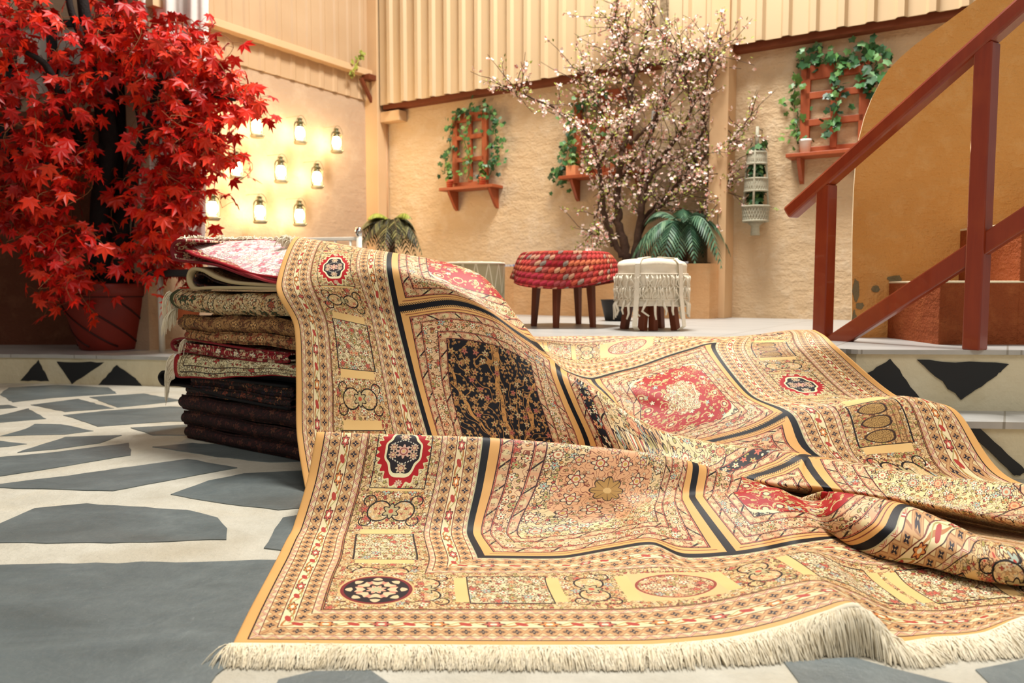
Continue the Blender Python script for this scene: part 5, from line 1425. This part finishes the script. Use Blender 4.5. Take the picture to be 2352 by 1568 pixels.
# ------------------------------------------------------------ blossoming tree in the planter
br = random.Random(31)
TY = 6.34
tree0 = at(1440, 610, TY)
btree = thing('blossom_tree', 'pink blossoming ornamental tree with bare brown branches in the back planter', 'tree', Vector((tree0.x, tree0.y, .86)))
BR = [
 ([(1442, 612, 0), (1432, 560, 0), (1420, 500, .05), (1420, 430, .05), (1430, 350, 0), (1446, 280, 0), (1450, 200, 0), (1437, 120, 0), (1440, 30, 0)], .055, .010),
 ([(1452, 612, 0), (1466, 540, -.05), (1474, 480, -.1), (1482, 430, -.1), (1502, 385, -.1), (1545, 330, -.15), (1588, 250, -.2), (1605, 205, -.2)], .05, .008),
 ([(1428, 590, 0), (1396, 520, .0), (1382, 450, -.1), (1376, 380, -.2), (1358, 320, -.25), (1320, 282, -.3), (1280, 252, -.35), (1215, 222, -.4), (1148, 203, -.45)], .036, .006),
 ([(1458, 575, 0), (1485, 500, .1), (1540, 440, .1), (1588, 380, .1), (1612, 310, .1), (1617, 260, .1), (1622, 180, .1), (1660, 88, .1)], .03, .005),
 ([(1470, 525, -.05), (1528, 462, -.2), (1570, 430, -.3), (1604, 390, -.35)], .022, .005),
 ([(1446, 330, 0), (1490, 290, -.1), (1530, 230, -.2), (1560, 170, -.2), (1600, 130, -.25), (1645, 108, -.3)], .024, .005),
 ([(1430, 350, 0), (1402, 300, -.1), (1380, 250, -.2), (1352, 200, -.25), (1338, 155, -.3)], .02, .004),
 ([(1482, 430, -.1), (1520, 378, -.2), (1560, 368, -.25), (1640, 398, -.3), (1682, 420, -.35)], .018, .004),
 ([(1450, 200, 0), (1478, 100, -.05), (1500, 40, -.1), (1494, -40, -.1)], .022, .008),
 ([(1612, 270, .1), (1640, 350, 0), (1662, 420, -.05), (1650, 470, -.1), (1612, 500, -.15)], .014, .004),
 ([(1480, 152, 0), (1522, 144, -.1), (1572, 138, -.15), (1640, 112, -.2)], .02, .005),
 ([(1405, 565, 0), (1396, 520, .1), (1390, 470, .15), (1402, 430, .15), (1440, 390, .15)], .018, .006),
 ([(1590, 372, .1), (1650, 340, 0), (1700, 300, -.1), (1728, 262, -.15)], .010, .003),
 ([(1437, 120, 0), (1415, 60, .1), (1420, 0, .1)], .012, .004),
 ([(1450, 250, 0), (1430, 180, .2), (1412, 110, .25), (1405, 40, .3)], .014, .004),
 ([(1380, 460, -.1), (1368, 500, -.2), (1376, 540, -.25), (1360, 580, -.3)], .012, .003),
 ([(1588, 250, -.2), (1570, 160, -.3), (1540, 100, -.35), (1500, 60, -.35)], .012, .003),
 ([(1420, 430, .05), (1448, 380, .3), (1490, 320, .4), (1520, 250, .45), (1530, 150, .5)], .02, .005),
 ([(1376, 380, -.2), (1400, 330, -.35), (1430, 280, -.4), (1470, 250, -.45)], .014, .004),
]
def offwall(p, gap=.07):                                  # keep clear of the back wall and its cladding
    p = Vector(p); d = (p - CO).dot(N1); g = gap + (.17 if p.z > 2.38 else 0)
    return p + N1 * (g - d) if d < g else p
def wallY(px): return 7.18 / (1 + .633 * (px - 1176) / FPX)
m = MB(); CURVES = []
for pix, r0, r1 in BR:
    P = cat(np.array([at(px, py, min(TY + dy, wallY(px) - (.26 if py < 260 else .16))) for px, py, dy in pix]), 6, 0); k = len(P)
    P = [offwall(Vector(q) + Vector((br.gauss(0, .006), br.gauss(0, .006), br.gauss(0, .006))) * (0 < i)) for i, q in enumerate(P)]
    m.tube(P, [(r0 + (r1 - r0) * i / (k - 1)) * .74 for i in range(k)], 7); CURVES.append((P, r0))
twigs = []
for P, r0 in CURVES:
    n = int(len(P) * .95)
    for k in range(n):
        i = br.randint(len(P) // 4, len(P) - 2); q = P[i]; t_ = (P[i + 1] - P[i]).normalized()
        d = (t_ * br.uniform(.1, .8) + Vector((br.gauss(0, .6), br.gauss(0, .5), br.gauss(.15, .55)))).normalized()
        L = br.uniform(.10, .40); pts = [q]
        for j in range(4): pts.append(pts[-1] + d * L / 4 + Vector((br.gauss(0, .014), br.gauss(0, .014), br.gauss(.004, .014))))
        pts = [offwall(q) for q in pts]
        m.tube(pts, [.0042, .0034, .0028, .0022, .0017], 5, cap=False); twigs.append(pts)
m.build('branches', M_bark, btree, smooth=True)
bl = MB(); lf = MB()
def blossom(p, s):
    n = Vector((br.gauss(0, 1), br.gauss(-.4, 1), br.gauss(.2, 1))).normalized(); x = n.orthogonal().normalized(); y = n.cross(x)
    for k in range(5):
        a = 2 * PI * k / 5; d = x * math.cos(a) + y * math.sin(a); e = -x * math.sin(a) + y * math.cos(a)
        bl.add([p, p + (d * .6 + e * .42) * s + n * .25 * s, p + d * s * 1.05 + n * .45 * s, p + (d * .6 - e * .42) * s + n * .25 * s], [(0, 1, 2, 3)])
def smallleaf(p, s):
    d = Vector((br.gauss(0, 1), br.gauss(0, 1), br.gauss(.6, .7))).normalized(); e = d.orthogonal().normalized(); n = d.cross(e)
    lf.add([p, p + d * s * .5 + e * s * .3 + n * .1 * s, p + d * s * 1.1, p + d * s * .5 - e * s * .3 + n * .1 * s], [(0, 1, 2, 3)])
def dress(pts, cnt):
    for k in range(cnt):
        i = br.random() * (len(pts) - 1.001); q = pts[int(i)].lerp(pts[int(i) + 1], i % 1)
        for j in range(br.randint(1, 3)):
            p = q + Vector((br.gauss(0, .016), br.gauss(0, .016), br.gauss(0, .016)))
            p = offwall(p)
            if br.random() < .58: blossom(p, br.uniform(.010, .0175))
            else: smallleaf(p, br.uniform(.018, .034))
for pts in twigs: dress(pts, br.randint(6, 13))
for P, r0 in CURVES: dress(P[len(P) // 3:], int(len(P) * 1.3))
bl.build('blossoms', M_blossom, btree); lf.build('leaves', M_greenleaf, btree)
# grey support stakes in the planter
for (a, b, lab) in (((1462, 600, 6.3), (1502, 250, 6.35), 'pale grey support stake leaning among the blossom branches'),):
    q = MB(); q.tube([Vector((at(*a).x, at(*a).y, .85)), at(*b)], .014, 8); tag(q.build('plant_stake', material('grey_stake', None, '#a8a39a', rough=.7), origin=Vector((at(*a).x, at(*a).y, .85)), smooth=True), lab, 'stake')
# ------------------------------------------------------------ palms
def frond(m, base, az, L, rise, droop, w, nl=22, sq_=.35):
    d = Vector((math.cos(az), math.sin(az), 0)); side = Vector((-d.y, d.x, 0)); pts = []
    for k in range(nl + 1):
        u = k / nl
        pts.append(offwall(base + d * (L * (u - .18 * u * u)) + Vector((0, 0, rise * L * u * (1 - u * .5) - droop * L * u ** 2.2)), .06))
    m.tube(pts, [.006 * (1 - .7 * k / nl) for k in range(nl + 1)], 4, cap=False)
    for k in range(3, nl + 1):
        u = k / nl; t_ = (pts[k] - pts[k - 1]).normalized(); ln_ = w * math.sin(PI * min(1, .12 + u * .86)) ** .7
        for sg in (-1, 1):
            e = (side * sg * .9 + t_ * .55 + Vector((0, 0, -.35 - .3 * u))).normalized()
            p = pts[k]; a = t_ * .008
            tip = offwall(p + e * ln_ + Vector((0, 0, -.15 * ln_)), .02); mid = offwall(p + e * ln_ * .5, .02)
            m.add([p - a, mid - a * 1.3, tip, mid + a * 1.3, p + a], [(0, 1, 2, 3, 4)])
def palm(name, label, base, top, fr_, mat, tr=.035):
    t = thing(name, label, 'palm', base); m = MB()
    m.tube([base, (base + top) / 2 + Vector((.01, 0, 0)), top], [tr, tr * .95, tr * .8], 10); m.build('trunk', M_bark, t, smooth=True)
    m = MB()
    for a in fr_: frond(m, top, *a)
    m.build('fronds', mat, t)
    return t
pr = random.Random(4)
b = at(1568, 612, 6.02); tp = at(1566, 518, 6.02)
fr_ = [(R(az + pr.uniform(-9, 9)), pr.uniform(.34, .50), pr.uniform(.35, .8), pr.uniform(.75, 1.15), pr.uniform(.11, .15), 20) for az in range(0, 360, 20)] + [(R(az), .36, 1.1, .5, .10, 18) for az in (30, 150, 260)]
palm('palm_plant', 'green feathery palm in the planter right of the blossom tree', Vector((b.x, b.y, .86)), tp, fr_, M_palm)
# fern-like palm by the corner, in a tall pot hidden behind the carpet
b = at(897, 700, 6.7); tp = at(900, 512, 6.7); base = Vector((b.x, b.y, ZP))
fr_ = [(R(az + pr.uniform(-9, 9)), pr.uniform(.24, .42), pr.uniform(.1, .8), pr.uniform(.4, 1.05), pr.uniform(.10, .14), 16) for az in range(0, 360, 14)]
t = palm('potted_fern_palm', 'drooping olive brown palm fern in front of the wall corner', base, tp, fr_, M_palm2, .03)
m = MB(); m.lathe([(0, 0), (.13, 0), (.17, .30), (.18, .31), (.18, .34), (.16, .34), (.15, .28), (0, .28)], 24, base); m.build('pot', M_terracotta, t, smooth=True)
fr_ = [(R(az), .24, 1.0, .35, .09, 16) for az in (200, 160, 330)]
m = MB()
for a in fr_: frond(m, tp, *a)
m.build('young_fronds', M_greenleaf, t)
# small dark tub behind the white stool
c = onz(1425, 742, ZP); c = Vector((c.x + .03, c.y + .35, ZP))
t = thing('plant_tub', 'small dark tub on the platform behind the white fringed stool', 'tub', c); m = MB(); m.lathe([(0, 0), (.09, 0), (.12, .14), (.125, .15), (.11, .15), (0, .13)], 20, c); m.build('tub', M_blackpad, t, smooth=True)
# ------------------------------------------------------------ table with a braided cover
def leg(name, t, a, b, ra, rb, mat, n=4):
    m = MB(); m.tube([a, b], [ra, rb], n); m.build(name, mat, t, bevel=.003)
tc = Vector((.325, 4.82, ZP))
tbl = thing('low_table', 'low round wooden table with four tapered legs under the braided red cover', 'table', tc)
TH = .428
m = MB(); m.lathe([(0, TH - .03), (.245, TH - .03), (.25, TH - .02), (.25, TH), (0, TH)], 40, tc); m.build('tabletop', M_darkwood, tbl)
m = MB(); m.lathe([(.19, TH - .10), (.20, TH - .03), (.18, TH - .03), (.175, TH - .10)], 40, tc); m.build('apron', M_darkwood, tbl)
for px, py in ((1226, 749), (1277, 753), (1362, 752), (1404, 735)):
    f = onz(px, py, ZP); f = Vector((f.x, f.y, ZP)); d = Vector((f.x - tc.x, f.y - tc.y, 0)); 
    if d.length > .24: d = d * (.24 / d.length)
    f = tc + d
    leg('leg', tbl, Vector((f.x, f.y, ZP)), tc + d * .86 + Vector((0, 0, TH - .03)), .020, .034, M_darkwood)
def braid():
    P = attr('pattern'); a, r, _ = sep(P)
    row = fl(r / .027); loc = fr(r / .027) - .5
    al = a * 58.0 + row * .5; col = fl(al); k = fr(al) - .5
    d = hyp(k * 1.0 + loc * .8, loc * 1.15)
    n = CUR.nodes.new('ShaderNodeTexWhiteNoise'); n.noise_dimensions = '2D'; CUR.links.new(comb(row, fl(a * 9.0 + row * .3)).k, n.inputs['Vector']); rowr = S(n.outputs['Value'])
    n = CUR.nodes.new('ShaderNodeTexWhiteNoise'); n.noise_dimensions = '2D'; CUR.links.new(comb(row, col).k, n.inputs['Vector']); cr = S(n.outputs['Value'])
    c1 = ramp(rowr, [(0, '#8e2427'), (.2, '#b8433f'), (.4, '#9c2d3a'), (.6, '#c46a4a'), (.75, '#a83a34'), (.88, '#b4503c')], True)
    c2 = ramp(cr, [(0, '#a8302f'), (.25, '#c47a5c'), (.45, '#8f4a48'), (.6, '#bfa280'), (.75, '#8c2030'), (.9, '#6f8a7c')], True)
    c = cmix((cr > .5) * .62, c1, c2); c = cmix(d > .52, c, '#7a2a22')
    return (c, inv(d), .8, .012)
M_braid = material('braided_rag', braid, rough=.95, spec=.1)
def skirt(r, z, an):
    f = max(0, (TH + .012 - z)) / .13
    w = math.sin(an * 5 + .6) * .6 + math.sin(an * 3 + 2) * .4
    return r * (1 + .12 * f * w) + .03 * f, z - .030 * f * (1 + .9 * math.sin(an * 2 - 1.1))
cov = MB()
prof = [(.002, TH + .010), (.10, TH + .012), (.20, TH + .012), (.255, TH + .010), (.272, TH - .006), (.284, TH - .03), (.292, TH - .06), (.298, TH - .09), (.303, TH - .115), (.307, TH - .135)]
prof = [tuple(q) for q in cat(np.array(prof), 4, 0)]
cov.lathe(prof, 96, tc, fn=skirt, ps=True)
cov.f = cov.f[:-2] if len(cov.f[-1]) > 10 else cov.f
o = cov.build('braided_cover', M_braid, origin=tc + Vector((0, 0, TH)), smooth=True, pattern=True, solid=.012)
tag(o, 'braided red multicolour rag cover draped over the low table', 'table cover')
# ------------------------------------------------------------ white stool with fringes
M_canvas = material('off_white_canvas', lambda: (lambda p: (cmix(noise(p, 14, 4), '#d9cdb4', '#ece4d2'), noise(p, 160, 2), .4, .003))(objco()), rough=.95, spec=.1)
sc0 = onz(1497, 757, ZP); scn = Vector((sc0.x, sc0.y + .02, ZP))
st = thing('fringed_stool', 'white canvas stool with rows of fringe, straps and wooden legs', 'stool', scn)
RS = .195
m = MB(); prof = [(.001, .395), (.09, .397), (.15, .392), (.182, .380), (.193, .362), (.190, .34), (.196, .28), (.194, .2), (.197, .15), (.195, .135), (.02, .135)]
m.lathe([tuple(q) for q in cat(np.array(prof), 4, 0)], 48, scn, fn=lambda r, z, a: (r * (1 + .012 * math.sin(a * 7 + z * 30)), z + .004 * math.sin(a * 3))); m.build('seat', M_canvas, st, smooth=True)
m = MB()
for px in (1470, 1486, 1550, 1442):
    f = onz(px, 759 if px != 1486 else 757, ZP)
for ang in (-118, -95, -40, 60, 160):
    d = Vector((math.cos(R(ang)), math.sin(R(ang)), 0))
    if ang in (-95,): d *= .82
    leg('leg', st, scn + d * .155, scn + d * .13 + Vector((0, 0, .15)), .028, .028, M_darkwood)
sr = random.Random(8)
def tassels(name, z, n, L, r=.0035, out=.2, mat=M_canvas, knots=True):
    m = MB()
    for k in range(n):
        an = 2 * PI * (k + sr.random() * .6) / n; d = Vector((math.cos(an), math.sin(an), 0)); e = Vector((-d.y, d.x, 0))
        p = scn + d * (RS + .003) + Vector((0, 0, z))
        LL = L * sr.uniform(.7, 1.15); q = [p, p + d * .012 + e * sr.gauss(0, .008) - Vector((0, 0, LL * .3)), p + d * .010 + e * sr.gauss(0, .012) - Vector((0, 0, LL * .7)), p + d * .012 + e * sr.gauss(0, .014) - Vector((0, 0, LL))]
        m.tube(q, [r * .9, r * 1.2, r, r * .7], 5)
        if knots: m.tube([q[1] + Vector((0, 0, .012)), q[1] + Vector((0, 0, .0)), q[1] - Vector((0, 0, .012))], [r * .8, r * 1.9, r * .8], 6)
    return m.build(name, mat, st, smooth=True)
tassels('upper_fringe', .31, 64, .085)
tassels('lower_fringe', .245, 70, .075)
tassels('hem_fringe', .17, 26, .10, .007, knots=False)
m = MB()
for z in (.312, .24, .172):
    m.tube([scn + Vector(((RS + .004) * math.cos(2 * PI * k / 36), (RS + .004) * math.sin(2 * PI * k / 36), z)) for k in range(37)], .004, 6, cap=False)
m.build('braid_trim', M_canvas, st, smooth=True)
for ang, end in ((-122, .02), (-52, .006)):
    d = Vector((math.cos(R(ang)), math.sin(R(ang)), 0)); e = Vector((-d.y, d.x, 0)); m = MB()
    pts = [scn + d * q + Vector((0, 0, z)) for q, z in ((.05, .405), (.17, .395), (.203, .365), (.208, .3), (.210, .2), (.225, .1), (.235, .03), (.20, .008))]
    w = .014; vs = []
    for p in pts: vs += [p - e * w, p + e * w]
    m.add(vs, [(2 * k, 2 * k + 1, 2 * k + 3, 2 * k + 2) for k in range(len(pts) - 1)]); m.build('strap', M_canvas, st, solid=.004)
# ------------------------------------------------------------ low beige drum pouffe
def drumc():
    P = attr('pattern'); a, r, _ = sep(P)
    k = fr(a * 15.0); z = (r - .19) / .30
    zz = ab(ab(k - .5) * 2.0 - fr(z * 1.6)) < .10
    c = cmix(noise(objco(), 20, 4), '#9c9170', '#b3a888'); c = cmix(zz, c, '#cfc6aa'); return c
M_drum = material('laced_hide', drumc, rough=.9, spec=.15)
pc_ = at(1089, 660, 4.95); pcn = Vector((pc_.x, pc_.y, ZP))
po = thing('drum_pouffe', 'beige laced drum pouffe standing behind the draped carpet', 'pouffe', pcn)
m = MB(); m.lathe([tuple(q) for q in cat(np.array([(.001, .395), (.1, .398), (.17, .395), (.19, .385), (.194, .36), (.192, .2), (.190, .05), (.18, .0)]), 4, 0)], 48, pcn, ps=True); m.build('body', M_drum, po, smooth=True, pattern=True)
m = MB(); m.tube([pcn + Vector((.190 * math.cos(2 * PI * k / 36), .190 * math.sin(2 * PI * k / 36), .385)) for k in range(37)], .007, 6, cap=False); m.build('rim_cord', M_canvas, po, smooth=True)
# ------------------------------------------------------------ white metal daybed behind the stack
YB = 5.75
bL = at(368, 650, YB); bR = at(825, 560, YB); seat_z = at(420, 628, YB).z
bed = thing('daybed', 'white metal daybed with round chrome finial and black cushion behind the stack', 'bench', Vector(((bL.x + bR.x) / 2, YB, ZP)))
for x, zt in ((bL.x, at(368, 600, YB).z), (bR.x, at(825, 541, YB).z)):
    m = MB(); m.tube([Vector((x, YB, ZS if x < -1.5 else ZP)), Vector((x, YB, zt))], .021, 14); m.build('post', M_whitemetal, bed, smooth=True)
f = Vector((bR.x, YB, at(825, 532, YB).z)); m = MB(); m.lathe([(0, -.036), (.014, -.036), (.022, -.03), (.030, -.008), (.030, .006), (.024, .024), (.012, .034), (0, .036)], 20, f); m.build('finial', M_chrome, bed, smooth=True)
zr = at(780, 551, YB).z
m = MB(); m.bar((at(640, 550, YB).x, YB, zr), (bR.x, YB, zr + .01), .026, .026); m.build('top_rail', M_whitemetal, bed, bevel=.004)
for px in (805, 770, 735, 700):
    p = at(px, 560, YB); m = MB(); m.tube([Vector((p.x, YB, seat_z)), Vector((p.x, YB, zr))], .010, 8); m.build('spindle', M_whitemetal, bed, smooth=True)
p = at(640, 560, YB); m = MB(); m.tube([Vector((p.x, YB, ZP)), Vector((p.x, YB, zr))], .014, 8); m.build('spindle', M_whitemetal, bed, smooth=True)
m = MB(); m.box(((bL.x + bR.x) / 2, YB + .0, seat_z), (bR.x - bL.x, .5, .05)); m.build('cushion', M_blackpad, bed, bevel=.012)
m = MB(); m.box(((bL.x + bR.x) / 2 + .1, YB + .28, seat_z + .07), (bR.x - bL.x - .3, .05, .09)); m.build('back_board', M_whitemetal, bed, bevel=.006)
c = onz(410, 690, ZP); c = at(400, 680, 5.5); c = Vector((c.x, 5.72, ZP))
t = thing('terracotta_pot', 'terracotta pot standing under the daybed left of the rug stack', 'pot', c); m = MB(); m.lathe([(0, 0), (.075, 0), (.10, .16), (.108, .165), (.108, .195), (.095, .195), (.09, .16), (0, .15)], 24, c); m.build('vessel', M_terracotta, t, smooth=True)
